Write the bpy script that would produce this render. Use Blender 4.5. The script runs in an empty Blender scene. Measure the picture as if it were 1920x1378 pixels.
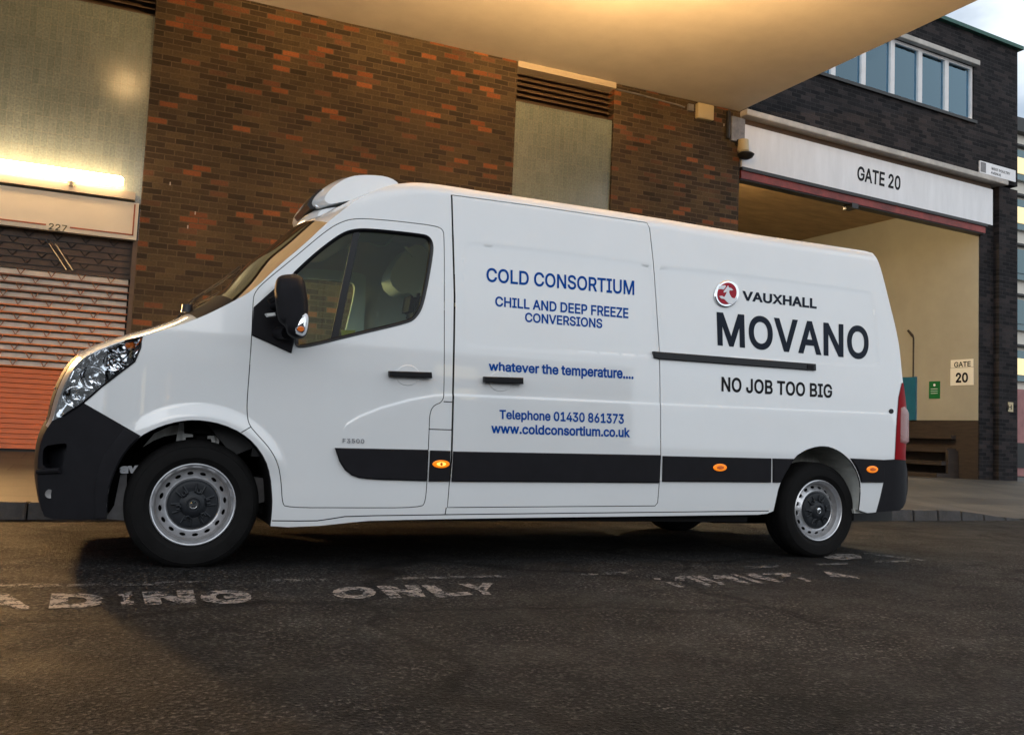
import bpy, bmesh, math, random
import numpy as np
from mathutils import Vector, Matrix
from mathutils.geometry import delaunay_2d_cdt, tessellate_polygon
random.seed(7); rng = np.random.RandomState(7)
scene = bpy.context.scene
COL = scene.collection

# ------------------------------------------------------------------ camera
FPX, YAW, PITCH, ROLL = 1683.047, 0.408, 0.078, 0.044
CAM = np.array([-0.395, -5.108, 0.769])
def cam_axes():
    cy, sy = math.cos(YAW), math.sin(YAW)
    f = np.array([sy, cy, 0.]); r = np.array([cy, -sy, 0.]); u = np.array([0, 0, 1.])
    f2 = f*math.cos(PITCH)+u*math.sin(PITCH); u2 = u*math.cos(PITCH)-f*math.sin(PITCH)
    r3 = r*math.cos(ROLL)+u2*math.sin(ROLL); u3 = u2*math.cos(ROLL)-r*math.sin(ROLL)
    return r3, u3, f2
CR, CU, CF = cam_axes()
cd = bpy.data.cameras.new('camera'); cam = bpy.data.objects.new('camera', cd); COL.objects.link(cam)
cam.matrix_world = Matrix([[CR[i], CU[i], -CF[i], CAM[i]] for i in range(3)] + [[0, 0, 0, 1]])
cd.sensor_width = 36; cd.lens = 36*FPX/1920; cd.clip_start = 0.05; cd.clip_end = 1000
scene.camera = cam

# ------------------------------------------------------------------ light
SUN_EL, SUN_AZ = math.radians(10), math.radians(200)       # azimuth clockwise from +Y
w = bpy.data.worlds.new('World'); scene.world = w; w.use_nodes = True
nt = w.node_tree; nt.nodes.clear()
sky = nt.nodes.new('ShaderNodeTexSky'); sky.sky_type = 'NISHITA'; sky.sun_disc = False
sky.sun_elevation = SUN_EL; sky.sun_rotation = SUN_AZ; sky.air_density = 0.8; sky.dust_density = 4.0; sky.ozone_density = 1.0
bg = nt.nodes.new('ShaderNodeBackground'); bg.inputs['Strength'].default_value = 0.15
wo = nt.nodes.new('ShaderNodeOutputWorld')
tcw = nt.nodes.new('ShaderNodeTexCoord'); mpw = nt.nodes.new('ShaderNodeMapping'); mpw.inputs['Scale'].default_value = (1.0, 1.0, 2.2)
nzw = nt.nodes.new('ShaderNodeTexNoise'); nzw.inputs['Scale'].default_value = 2.6; nzw.inputs['Detail'].default_value = 6.0; nzw.inputs['Roughness'].default_value = 0.55
rpw = nt.nodes.new('ShaderNodeValToRGB'); rpw.color_ramp.elements[0].position = 0.22; rpw.color_ramp.elements[1].position = 0.44
mxw = nt.nodes.new('ShaderNodeMix'); mxw.data_type = 'RGBA'; mxw.inputs[7].default_value = (6.4, 7.0, 7.6, 1)      # thin bright evening cloud
nt.links.new(tcw.outputs['Generated'], mpw.inputs[0]); nt.links.new(mpw.outputs[0], nzw.inputs['Vector']); nt.links.new(nzw.outputs['Fac'], rpw.inputs[0])
nt.links.new(rpw.outputs[0], mxw.inputs[0]); nt.links.new(sky.outputs[0], mxw.inputs[6]); nt.links.new(mxw.outputs[2], bg.inputs[0]); nt.links.new(bg.outputs[0], wo.inputs[0])
sd = bpy.data.lights.new('sun', 'SUN'); sd.energy = 0.65; sd.angle = math.radians(50); sd.color = (1.0, 0.985, 0.97)
so = bpy.data.objects.new('sun', sd); COL.objects.link(so)
sdir = Vector((math.sin(SUN_AZ)*math.cos(SUN_EL), math.cos(SUN_AZ)*math.cos(SUN_EL), math.sin(SUN_EL)))
so.rotation_euler = sdir.to_track_quat('Z', 'Y').to_euler(); so.location = sdir*50
scene.view_settings.view_transform = 'Standard'; scene.view_settings.look = 'None'
scene.view_settings.exposure = 0.18; scene.view_settings.gamma = 1

# ------------------------------------------------------------------ pixel -> world helpers (pixels of the 1920 px photo)
def ray(q):
    return CF + CR*(q[0]-960)/FPX - CU*(q[1]-689)/FPX
def hit(q, O, N):
    d = ray(q); return CAM + d*(((np.asarray(O)-CAM) @ N)/(d @ N))
def onz(q, z=0.): return hit(q, (0, 0, z), np.array([0, 0, 1.]))
def ony(q, y): return hit(q, (0, y, 0), np.array([0, 1., 0]))

# ------------------------------------------------------------------ materials
def new_mat(name):
    m = bpy.data.materials.new(name); m.use_nodes = True
    return m, m.node_tree, m.node_tree.nodes['Principled BSDF']
def N(t, kind, **kw):
    n = t.nodes.new(kind)
    for k, v in kw.items():
        if k in n.inputs.keys(): n.inputs[k].default_value = v
        else: setattr(n, k, v)
    return n
def ramp(t, fac, stops, interp='LINEAR'):
    r = t.nodes.new('ShaderNodeValToRGB'); r.color_ramp.interpolation = interp
    e = r.color_ramp.elements
    while len(e) < len(stops): e.new(0.5)
    for x, (p, c) in zip(e, stops): x.position = p; x.color = (*c, 1) if len(c) == 3 else c
    t.links.new(fac, r.inputs[0]); return r
def mat(name, col, rough=0.5, metal=0.0, var=0.0, scale=6.0, bump=0.0, bscale=None, coat=0.0, spec=0.5, emit=None, estr=0.0, stretch=None, rvar=0.0):
    m, t, b = new_mat(name)
    b.inputs['Base Color'].default_value = (*col, 1); b.inputs['Roughness'].default_value = rough
    b.inputs['Metallic'].default_value = metal; b.inputs['Coat Weight'].default_value = coat
    b.inputs['Coat Roughness'].default_value = 0.04; b.inputs['Coat IOR'].default_value = 1.7
    b.inputs['Specular IOR Level'].default_value = spec
    tc = N(t, 'ShaderNodeTexCoord'); vec = tc.outputs['Object']
    if stretch:
        mp = N(t, 'ShaderNodeMapping'); mp.inputs['Scale'].default_value = stretch
        t.links.new(vec, mp.inputs[0]); vec = mp.outputs[0]
    if var > 0 or rvar > 0:
        n = N(t, 'ShaderNodeTexNoise', Scale=scale, Detail=6.0, Roughness=0.65); t.links.new(vec, n.inputs['Vector'])
        lo = tuple(max(0, c*(1-var)) for c in col); hi = tuple(min(1, c*(1+var)) for c in col)
        r = ramp(t, n.outputs['Fac'], [(0.3, lo), (0.7, hi)]); t.links.new(r.outputs[0], b.inputs['Base Color'])
        if rvar > 0:
            mr = N(t, 'ShaderNodeMapRange'); mr.inputs['From Min'].default_value = .3; mr.inputs['From Max'].default_value = .7
            mr.inputs['To Min'].default_value = max(.02, rough-rvar); mr.inputs['To Max'].default_value = min(1, rough+rvar)
            t.links.new(n.outputs['Fac'], mr.inputs[0]); t.links.new(mr.outputs[0], b.inputs['Roughness'])
    if bump > 0:
        n2 = N(t, 'ShaderNodeTexNoise', Scale=bscale or scale*8, Detail=4.0); t.links.new(vec, n2.inputs['Vector'])
        bp = N(t, 'ShaderNodeBump', Strength=bump, Distance=0.01); t.links.new(n2.outputs['Fac'], bp.inputs['Height']); t.links.new(bp.outputs[0], b.inputs['Normal'])
    if emit:
        b.inputs['Emission Color'].default_value = (*emit, 1); b.inputs['Emission Strength'].default_value = estr
    return m
def glass_mat(name, tint, rough=0.02, refl=1.0, gcol=(1, 1, 1)):
    m, t, b = new_mat(name); t.nodes.remove(b)
    tr = N(t, 'ShaderNodeBsdfTransparent', Color=(*tint, 1)); gl = N(t, 'ShaderNodeBsdfGlossy', Roughness=rough); gl.inputs['Color'].default_value = (*gcol, 1)
    fr = N(t, 'ShaderNodeFresnel', IOR=1.5); mu = N(t, 'ShaderNodeMath', operation='MULTIPLY'); mu.inputs[1].default_value = refl
    mx = N(t, 'ShaderNodeMixShader'); t.links.new(fr.outputs[0], mu.inputs[0]); t.links.new(mu.outputs[0], mx.inputs[0])
    t.links.new(tr.outputs[0], mx.inputs[1]); t.links.new(gl.outputs[0], mx.inputs[2])
    t.links.new(mx.outputs[0], t.nodes['Material Output'].inputs[0]); return m
def brick_mat(name, stops, mortar, bw=0.225, rh=0.075, ms=0.005, rough=0.8, bumpd=0.006, axis='XZ', offs=0.5, spec=0.35, smooth=0.15, dirt=0.35):
    m, t, b = new_mat(name)
    tc = N(t, 'ShaderNodeTexCoord'); sx = N(t, 'ShaderNodeSeparateXYZ'); cb = N(t, 'ShaderNodeCombineXYZ')
    t.links.new(tc.outputs['Object'], sx.inputs[0])
    t.links.new(sx.outputs[axis[0]], cb.inputs[0]); t.links.new(sx.outputs[axis[1]], cb.inputs[1])
    # a little waviness in the courses
    nz = N(t, 'ShaderNodeTexNoise', Scale=3.0, Detail=2.0); t.links.new(cb.outputs[0], nz.inputs['Vector'])
    vm = N(t, 'ShaderNodeVectorMath', operation='MULTIPLY_ADD'); vm.inputs[1].default_value = (0.012, 0.012, 0)
    t.links.new(nz.outputs['Color'], vm.inputs[0]); t.links.new(cb.outputs[0], vm.inputs[2])
    br = N(t, 'ShaderNodeTexBrick'); br.offset = offs
    br.inputs['Color1'].default_value = (0, 0, 0, 1); br.inputs['Color2'].default_value = (1, 1, 1, 1); br.inputs['Mortar'].default_value = (0.5, 0.5, 0.5, 1)
    br.inputs['Scale'].default_value = 1.0; br.inputs['Brick Width'].default_value = bw; br.inputs['Row Height'].default_value = rh
    br.inputs['Mortar Size'].default_value = ms; br.inputs['Mortar Smooth'].default_value = smooth; br.inputs['Bias'].default_value = 0.0
    t.links.new(vm.outputs[0], br.inputs['Vector'])
    cr = ramp(t, br.outputs['Color'], stops)
    n1 = N(t, 'ShaderNodeTexNoise', Scale=40.0, Detail=5.0, Roughness=0.7); t.links.new(cb.outputs[0], n1.inputs['Vector'])
    n2 = N(t, 'ShaderNodeTexNoise', Scale=0.9, Detail=5.0, Roughness=0.6); t.links.new(cb.outputs[0], n2.inputs['Vector'])
    v1 = ramp(t, n1.outputs['Fac'], [(0.25, (0.62,)*3), (0.75, (1.3,)*3)]); v2 = ramp(t, n2.outputs['Fac'], [(0.3, (1-dirt,)*3), (0.7, (1+dirt*.6,)*3)])
    def mul(a, c):
        x = N(t, 'ShaderNodeMix', data_type='RGBA', blend_type='MULTIPLY'); x.inputs[0].default_value = 1
        t.links.new(a, x.inputs[6]); t.links.new(c, x.inputs[7]); return x.outputs[2]
    mo = N(t, 'ShaderNodeMix', data_type='RGBA'); mo.inputs[7].default_value = (*mortar, 1)
    t.links.new(br.outputs['Fac'], mo.inputs[0]); t.links.new(cr.outputs[0], mo.inputs[6])
    c = mul(mul(mo.outputs[2], v1.outputs[0]), v2.outputs[0])
    t.links.new(c, b.inputs['Base Color']); b.inputs['Roughness'].default_value = rough; b.inputs['Specular IOR Level'].default_value = spec
    ad = N(t, 'ShaderNodeMath', operation='MULTIPLY_ADD'); ad.inputs[1].default_value = -1.0
    mh = N(t, 'ShaderNodeMath', operation='MULTIPLY'); mh.inputs[1].default_value = 0.35; t.links.new(n1.outputs['Fac'], mh.inputs[0])
    t.links.new(br.outputs['Fac'], ad.inputs[0]); t.links.new(mh.outputs[0], ad.inputs[2])
    bp = N(t, 'ShaderNodeBump', Strength=0.8, Distance=bumpd); t.links.new(ad.outputs[0], bp.inputs['Height']); t.links.new(bp.outputs[0], b.inputs['Normal'])
    return m

M = {}
D1, D2, D3, D4 = (0.027, 0.018, 0.009), (0.061, 0.040, 0.018), (0.092, 0.061, 0.028), (0.046, 0.029, 0.015)
OR1, OR2 = (0.20, 0.060, 0.019), (0.30, 0.100, 0.032)
M['brick'] = brick_mat('brown_brick', [(0.0, D1), (0.25, D4), (0.45, D2), (0.68, D3), (0.84, D2), (0.89, (0.14, 0.060, 0.030)), (0.95, OR1), (1.0, OR2)], (0.105, 0.074, 0.042), ms=0.0065)
M['darkbrick'] = brick_mat('dark_brick', [(0.0, (0.010, 0.0095, 0.011)), (0.5, (0.019, 0.0175, 0.019)), (1.0, (0.042, 0.034, 0.034))], (0.040, 0.036, 0.037), dirt=0.35, spec=0.12)
M['tile'] = brick_mat('pale_mosaic_tile', [(0.0, (0.180, 0.210, 0.175)), (1.0, (0.215, 0.245, 0.205))], (0.27, 0.27, 0.21), bw=0.075, rh=0.19, ms=0.0025, rough=0.16, bumpd=0.002, offs=0.0, spec=0.6, dirt=0.22)
M['soffit'] = mat('painted_soffit', (0.66, 0.61, 0.54), 0.75, var=0.10, scale=0.9, bump=0.12, bscale=30)
M['concrete'] = mat('pale_concrete', (0.42, 0.39, 0.36), 0.8, var=0.25, scale=3, bump=0.3, bscale=40)
M['white_paint_board'] = mat('weathered_white_board', (0.72, 0.72, 0.74), 0.5, var=0.07, scale=1.6, stretch=(3, 3, .6), bump=0.05, bscale=30)
M['red_steel'] = mat('weathered_red_steel', (0.20, 0.028, 0.022), 0.55, var=0.5, scale=3, bump=0.2, bscale=30)
M['black_text'] = mat('black_vinyl', (0.008, 0.008, 0.010), 0.45, spec=0.12)
M['navy_text'] = mat('navy_vinyl', (0.003, 0.008, 0.020), 0.35, spec=0.15)
M['blue_text'] = mat('blue_vinyl', (0.002, 0.062, 0.31), 0.5, spec=0.05)
M['grey_text'] = mat('grey_badge', (0.22, 0.22, 0.24), 0.3, metal=0.5)
M['paint'] = mat('white_car_paint', (0.76, 0.77, 0.78), 0.28, var=0.02, scale=1.5, coat=1.0)
M['paint_in'] = mat('white_inner_paint', (0.50, 0.53, 0.52), 0.6)
M['plastic'] = mat('black_textured_plastic', (0.012, 0.0115, 0.014), 0.6, var=0.15, scale=10, bump=0.06, bscale=400, spec=0.12)
M['gloss_black'] = mat('gloss_black_plastic', (0.008, 0.008, 0.010), 0.3, spec=0.3)
M['rubber'] = mat('tyre_rubber', (0.0075, 0.0070, 0.0070), 0.8, var=0.4, scale=14, bump=0.15, bscale=160, rvar=0.1, spec=0.15)
M['seam'] = mat('shut_gap_rubber', (0.02, 0.02, 0.022), 0.9)  # dark rubber behind the door gaps
M['steel'] = mat('silver_wheel_steel', (0.60, 0.60, 0.62), 0.34, metal=0.75, var=0.12, scale=20)
M['steel_dark'] = mat('dull_wheel_steel', (0.34, 0.33, 0.33), 0.5, metal=0.6, var=0.2, scale=15)
M['cap'] = mat('charcoal_hub_plastic', (0.016, 0.018, 0.022), 0.45, spec=0.3)
M['chrome'] = mat('chrome', (0.85, 0.86, 0.88), 0.08, metal=1.0)
M['amber'] = mat('amber_lens_lit', (0.75, 0.22, 0.01), 0.2, emit=(1.0, 0.22, 0.005), estr=.55)
M['amber_hot'] = mat('amber_lens_centre', (0.9, 0.5, 0.1), 0.2, emit=(1.0, 0.50, 0.08), estr=1.5)
M['amber_dull'] = mat('amber_reflector', (0.75, 0.16, 0.02), 0.15)
M['red_lens'] = mat('red_tail_lens', (0.26, 0.001, 0.005), 0.35, spec=0.06)
M['clear_lens'] = mat('pale_tail_lens', (0.34, 0.15, 0.14), 0.25, bump=0.5, bscale=90)
M['glass'] = glass_mat('green_tinted_glass', (0.74, 0.94, 0.84), refl=0.45)
M['screen'] = glass_mat('windscreen_glass', (0.86, 0.94, 0.89), refl=1.3)
M['lens'] = glass_mat('headlight_lens', (0.93, 0.95, 0.97))
M['liner_grey'] = mat('dirty_grey_arch_liner', (0.46, 0.46, 0.43), 0.7, var=0.3, scale=5, stretch=(6, 1, 1), bump=0.2, bscale=40)
M['liner_black'] = mat('black_arch_liner', (0.010, 0.0095, 0.010), 0.7, bump=0.1, bscale=80, spec=0.15)
M['seat'] = mat('dark_seat_fabric', (0.03, 0.031, 0.034), 0.9, bump=0.05, bscale=60)
M['trim'] = mat('pale_cab_trim', (0.78, 0.84, 0.81), 0.7)
M['headliner'] = mat('grey_headliner', (0.46, 0.52, 0.48), 0.9)
M['yellow'] = mat('yellow_paper', (0.62, 0.58, 0.08), 0.7)
M['dash'] = mat('dark_dashboard', (0.03, 0.03, 0.032), 0.6)
M['red_enamel'] = mat('red_enamel', (0.34, 0.002, 0.018), 0.35, spec=0.25)
M['white_enamel'] = mat('white_enamel', (0.74, 0.76, 0.80), 0.25)
M['cream'] = mat('cream_painted_wall', (0.31, 0.295, 0.245), 0.65, var=0.10, scale=0.9, bump=0.08, bscale=14)
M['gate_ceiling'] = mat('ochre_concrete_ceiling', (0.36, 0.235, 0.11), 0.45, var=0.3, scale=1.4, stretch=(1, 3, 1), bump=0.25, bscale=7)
M['dado'] = mat('dark_timber_dado', (0.028, 0.018, 0.013), 0.7, var=0.5, scale=3, stretch=(1, 1, 8), bump=0.3, bscale=20)
M['greensign'] = mat('green_sign_enamel', (0.005, 0.13, 0.035), 0.35)
M['bluedoor'] = mat('blue_painted_door', (0.012, 0.115, 0.20), 0.4, var=0.1, scale=5)
M['sign_cream'] = mat('cream_sign_board', (0.74, 0.71, 0.63), 0.45)
M['sign_lit'] = mat('pale_fascia_board', (0.80, 0.68, 0.50), 0.45, var=0.04, scale=2)
M['sign_red'] = mat('red_brown_sign_line', (0.36, 0.085, 0.02), 0.5)
M['sign_ink'] = mat('dark_sign_ink', (0.06, 0.06, 0.02), 0.6)
M['orange'] = mat('orange_steel_shutter', (0.56, 0.105, 0.004), 0.42, var=0.18, scale=4, stretch=(1, 1, 10), bump=0.1, bscale=30)
M['orange_bar'] = mat('orange_grille_bar', (0.66, 0.165, 0.02), 0.45, var=0.2, scale=5)
M['brown_bar'] = mat('brown_grille_bar', (0.28, 0.095, 0.035), 0.5)
M['slat'] = mat('grey_shutter_slat', (0.66, 0.58, 0.49), 0.5, var=0.12, scale=8, bump=0.1, bscale=40)
M['box_dark'] = mat('dark_brown_mesh_panel', (0.075, 0.045, 0.028), 0.6, var=0.3, scale=10)
M['louvre'] = mat('dark_brown_louvre', (0.085, 0.052, 0.028), 0.55, var=0.2, scale=4)
M['lampbody'] = mat('beige_lamp_trough', (0.50, 0.42, 0.32), 0.5)
M['tube'] = mat('lit_fluorescent_tube', (1, 0.9, 0.7), 0.4, emit=(1.0, 0.66, 0.34), estr=26)
M['globe'] = mat('lit_lamp_globe', (1, 0.85, 0.6), 0.4, emit=(1.0, 0.60, 0.24), estr=9500)
M['bay_bulb'] = mat('lit_bay_bulb', (1, 0.9, 0.7), 0.4, emit=(1.0, 0.74, 0.40), estr=4800)
M['nose'] = mat('shaded_white_nose', (0.30, 0.28, 0.26), 0.35)  # white body paint, greyed in the colour to imitate shade on the nose
M['globe_dim'] = mat('lit_small_globe', (1, 0.85, 0.6), 0.4, emit=(1.0, 0.62, 0.26), estr=110)
M['metal_grey'] = mat('grey_painted_metal', (0.16, 0.155, 0.16), 0.5, var=0.35, scale=9)
M['beige_box'] = mat('beige_plastic_box', (0.48, 0.40, 0.24), 0.55)
M['black_metal'] = mat('black_metal', (0.014, 0.013, 0.013), 0.5)
M['pole_bracket'] = mat('galvanised_bracket', (0.80, 0.81, 0.80), 0.5, metal=0.0, var=0.2, scale=12)
M['white_frame'] = mat('white_window_frame', (0.66, 0.64, 0.64), 0.5, var=0.1, scale=5)
M['green_copper'] = mat('green_copper_coping', (0.020, 0.085, 0.066), 0.6, var=0.3, scale=5)
M['curtain'] = mat('pale_blind', (0.50, 0.62, 0.70), 0.8, var=0.15, scale=3, stretch=(8, 8, 1))
M['officeglass'] = glass_mat('office_glass', (0.55, 0.78, 0.88), refl=3.0, gcol=(0.55, 0.78, 0.92))
M['room'] = mat('dim_room', (0.10, 0.14, 0.17), 0.9)
M['kerb'] = mat('worn_granite_kerb', (0.045, 0.042, 0.042), 0.75, var=0.4, scale=8, bump=0.5, bscale=45)
M['farwall'] = mat('far_white_cladding', (0.55, 0.52, 0.46), 0.6)
M['farglass'] = mat('far_teal_glass', (0.03, 0.10, 0.12), 0.1, coat=0.5)
M['farlit'] = mat('far_lit_window', (0.8, 0.7, 0.4), 0.4, emit=(1.0, 0.74, 0.36), estr=0.55)
M['farpink'] = mat('far_pink_stone', (0.28, 0.13, 0.125), 0.7, var=0.2, scale=2)

def asphalt():
    m, t, b = new_mat('worn_asphalt')
    tc = N(t, 'ShaderNodeTexCoord'); v = tc.outputs['Object']
    def noise(s, d=4, r=0.6, stretch=None):
        n = N(t, 'ShaderNodeTexNoise', Scale=s, Detail=float(d), Roughness=r)
        if stretch:
            mp = N(t, 'ShaderNodeMapping'); mp.inputs['Scale'].default_value = stretch; t.links.new(v, mp.inputs[0]); t.links.new(mp.outputs[0], n.inputs['Vector'])
        else: t.links.new(v, n.inputs['Vector'])
        return n.outputs['Fac']
    big = ramp(t, noise(0.55, 6, 0.65), [(0.36, (0.0062, 0.0060, 0.0062)), (0.64, (0.0185, 0.0172, 0.0162))])
    mid = ramp(t, noise(4.0, 8, 0.75, (0.7, 1.3, 1)), [(0.3, (0.5,)*3), (0.7, (1.5,)*3)])
    fine = ramp(t, noise(60, 3, 0.7), [(0.40, (0.20,)*3), (0.5, (0.75,)*3), (0.60, (2.8,)*3)])
    vo = N(t, 'ShaderNodeTexVoronoi', Scale=85.0); t.links.new(v, vo.inputs['Vector'])
    sp = ramp(t, vo.outputs['Color'], [(0.0, (0.6,)*3), (0.62, (1.0,)*3), (0.72, (3.4,)*3)])
    def mul(a, c):
        x = N(t, 'ShaderNodeMix', data_type='RGBA', blend_type='MULTIPLY'); x.inputs[0].default_value = 1
        t.links.new(a, x.inputs[6]); t.links.new(c, x.inputs[7]); return x.outputs[2]
    msk = ramp(t, noise(1.1, 5, 0.6, (0.5, 1.2, 1)), [(0.40, (0.25,)*3), (0.60, (1.0,)*3)])
    fx = N(t, 'ShaderNodeMix', data_type='RGBA'); fx.inputs[6].default_value = (0.85, 0.85, 0.85, 1)
    t.links.new(msk.outputs[0], fx.inputs[0]); t.links.new(fine.outputs[0], fx.inputs[7])
    c = mul(mul(mul(big.outputs[0], mid.outputs[0]), fx.outputs[2]), sp.outputs[0])
    wn = N(t, 'ShaderNodeTexNoise', Scale=1.7, Detail=5.0); t.links.new(v, wn.inputs['Vector'])
    wv = N(t, 'ShaderNodeVectorMath', operation='MULTIPLY_ADD'); wv.inputs[1].default_value = (0.7, 0.7, 0); t.links.new(wn.outputs['Color'], wv.inputs[0]); t.links.new(v, wv.inputs[2])
    ck = N(t, 'ShaderNodeTexVoronoi', feature='DISTANCE_TO_EDGE', Scale=0.55); t.links.new(wv.outputs[0], ck.inputs['Vector'])
    ckr = ramp(t, ck.outputs['Distance'], [(0.0, (0.25,)*3), (0.010, (0.5,)*3), (0.018, (1.0,)*3)])
    c = mul(c, ckr.outputs[0])
    t.links.new(c, b.inputs['Base Color'])
    rr = ramp(t, noise(2.2, 4), [(0.3, (0.55,)*3), (0.7, (0.85,)*3)]); t.links.new(rr.outputs[0], b.inputs['Roughness'])
    b.inputs['Specular IOR Level'].default_value = 0.14
    hb = N(t, 'ShaderNodeMath', operation='ADD'); t.links.new(vo.outputs['Distance'], hb.inputs[0]); t.links.new(fine.outputs[0], hb.inputs[1])
    bp = N(t, 'ShaderNodeBump', Strength=0.75, Distance=0.006); t.links.new(hb.outputs[0], bp.inputs['Height']); t.links.new(bp.outputs[0], b.inputs['Normal'])
    return m
M['asphalt'] = asphalt()
def worn_paint(name, col, thr):
    m, t, b = new_mat(name)
    tc = N(t, 'ShaderNodeTexCoord')
    n = N(t, 'ShaderNodeTexNoise', Scale=16.0, Detail=8.0, Roughness=0.75); t.links.new(tc.outputs['Object'], n.inputs['Vector'])
    n2 = N(t, 'ShaderNodeTexNoise', Scale=90.0, Detail=3.0); t.links.new(tc.outputs['Object'], n2.inputs['Vector'])
    ad = N(t, 'ShaderNodeMath', operation='MULTIPLY_ADD'); ad.inputs[1].default_value = 0.35; t.links.new(n2.outputs['Fac'], ad.inputs[0]); t.links.new(n.outputs['Fac'], ad.inputs[2])
    r = ramp(t, ad.outputs[0], [(thr, (0,)*3), (thr+0.10, (1,)*3)])
    cv = ramp(t, n2.outputs['Fac'], [(0.3, tuple(c*.6 for c in col)), (0.7, col)]); t.links.new(cv.outputs[0], b.inputs['Base Color'])
    b.inputs['Roughness'].default_value = 0.7
    t.links.new(r.outputs[0], b.inputs['Alpha'])
    return m
M['road_paint'] = worn_paint('worn_white_road_paint', (0.26, 0.23, 0.21), 0.60)
M['road_line'] = worn_paint('worn_road_line', (0.15, 0.14, 0.13), 0.64)
M['road_yellow'] = worn_paint('worn_yellow_road_line', (0.55, 0.36, 0.05), 0.55)
M['pavement'] = brick_mat('york_stone_paving', [(0.0, (0.034, 0.030, 0.026)), (1.0, (0.068, 0.060, 0.050))], (0.03, 0.027, 0.024), bw=0.9, rh=0.6, ms=0.008, axis='XY', rough=0.7, dirt=0.4, bumpd=0.004)

# ------------------------------------------------------------------ object helpers
def mk(name, verts, faces, m, parent=None, smooth=False, norms=None):
    me = bpy.data.meshes.new(name); me.from_pydata([tuple(map(float, v)) for v in verts], [], [tuple(map(int, f)) for f in faces]); me.update()
    if m is not None: me.materials.append(m)
    if smooth or norms is not None:
        me.polygons.foreach_set('use_smooth', [True]*len(me.polygons))
    if norms is not None: me.normals_split_custom_set_from_vertices([tuple(map(float, n)) for n in norms])
    o = bpy.data.objects.new(name, me); COL.objects.link(o)
    if parent: o.parent = parent
    return o
class MB:
    def __init__(s): s.v = []; s.f = []
    def add(s, v, f):
        k = len(s.v); s.v += [tuple(x) for x in v]; s.f += [tuple(i+k for i in q) for q in f]
    def box(s, a, b, fr=None):
        x0, y0, z0 = a; x1, y1, z1 = b
        v = [(x, y, z) for z in (z0, z1) for y in (y0, y1) for x in (x0, x1)]
        if fr is not None: v = [fr(*p) for p in v]
        s.add(v, [(0, 2, 3, 1), (4, 5, 7, 6), (0, 1, 5, 4), (2, 6, 7, 3), (0, 4, 6, 2), (1, 3, 7, 5)])
    def quad(s, a, b, c, d): s.add([a, b, c, d], [(0, 1, 2, 3)])
    def tube(s, pts, r, n=10, cap=True):
        pts = [np.array(p, float) for p in pts]; rings = []
        for i, p in enumerate(pts):
            d = pts[min(i+1, len(pts)-1)]-pts[max(i-1, 0)]; d /= np.linalg.norm(d)+1e-9
            a = np.cross(d, [0, 0, 1.]);
            if np.linalg.norm(a) < 1e-3: a = np.cross(d, [1., 0, 0])
            a /= np.linalg.norm(a); b_ = np.cross(d, a); rr = r[i] if hasattr(r, '__len__') else r
            rings.append([p+rr*(math.cos(t)*a+math.sin(t)*b_) for t in np.linspace(0, 2*math.pi, n, endpoint=False)])
        v = [q for g in rings for q in g]; f = []
        for i in range(len(pts)-1):
            for j in range(n): f.append((i*n+j, i*n+(j+1) % n, (i+1)*n+(j+1) % n, (i+1)*n+j))
        if cap: f += [tuple(range(n))[::-1], tuple((len(pts)-1)*n+j for j in range(n))]
        s.add(v, f)
    def lathe(s, prof, c, n=48, axis='Y', a0=0, a1=2*math.pi):     # prof: (radius, offset along axis)
        full = abs(a1-a0-2*math.pi) < 1e-6; k = n if full else n+1
        ang = np.linspace(a0, a1, k, endpoint=not full); v = []; f = []
        for t in ang:
            for r, h in prof:
                e = (r*math.cos(t), r*math.sin(t))
                if axis == 'Y': v.append((c[0]+e[0], c[1]+h, c[2]+e[1]))
                elif axis == 'Z': v.append((c[0]+e[0], c[1]+e[1], c[2]+h))
                else: v.append((c[0]+h, c[1]+e[0], c[2]+e[1]))
        L = len(prof)
        for i in range(n):
            j = (i+1) % k
            for q in range(L-1): f.append((i*L+q, j*L+q, j*L+q+1, i*L+q+1))
        s.add(v, f)
    def build(s, name, m, parent=None, smooth=False, bevel=0.0, ang=40):
        o = mk(name, s.v, s.f, m, parent)
        me = o.data; bm = bmesh.new(); bm.from_mesh(me)
        bmesh.ops.recalc_face_normals(bm, faces=bm.faces)
        if bevel > 0: bmesh.ops.bevel(bm, geom=[e for e in bm.edges], offset=bevel, segments=2, affect='EDGES', clamp_overlap=True)
        bm.to_mesh(me); bm.free()
        if smooth:
            me.polygons.foreach_set('use_smooth', [True]*len(me.polygons)); me.set_sharp_from_angle(angle=math.radians(ang))
        return o
def empty(name, loc=(0, 0, 0)):
    o = bpy.data.objects.new(name, None); COL.objects.link(o); o.location = loc; o.empty_display_size = 0.2; return o
def tag(o, label, cat, group=None):
    o['label'] = label; o['category'] = cat
    if group: o['group'] = group
    return o
def struct(o): o['kind'] = 'structure'; return o
def origin(o, c):            # move a lone mesh object's origin
    c = Vector(c); o.data.transform(Matrix.Translation(-c)); o.location = c; return o

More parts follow.
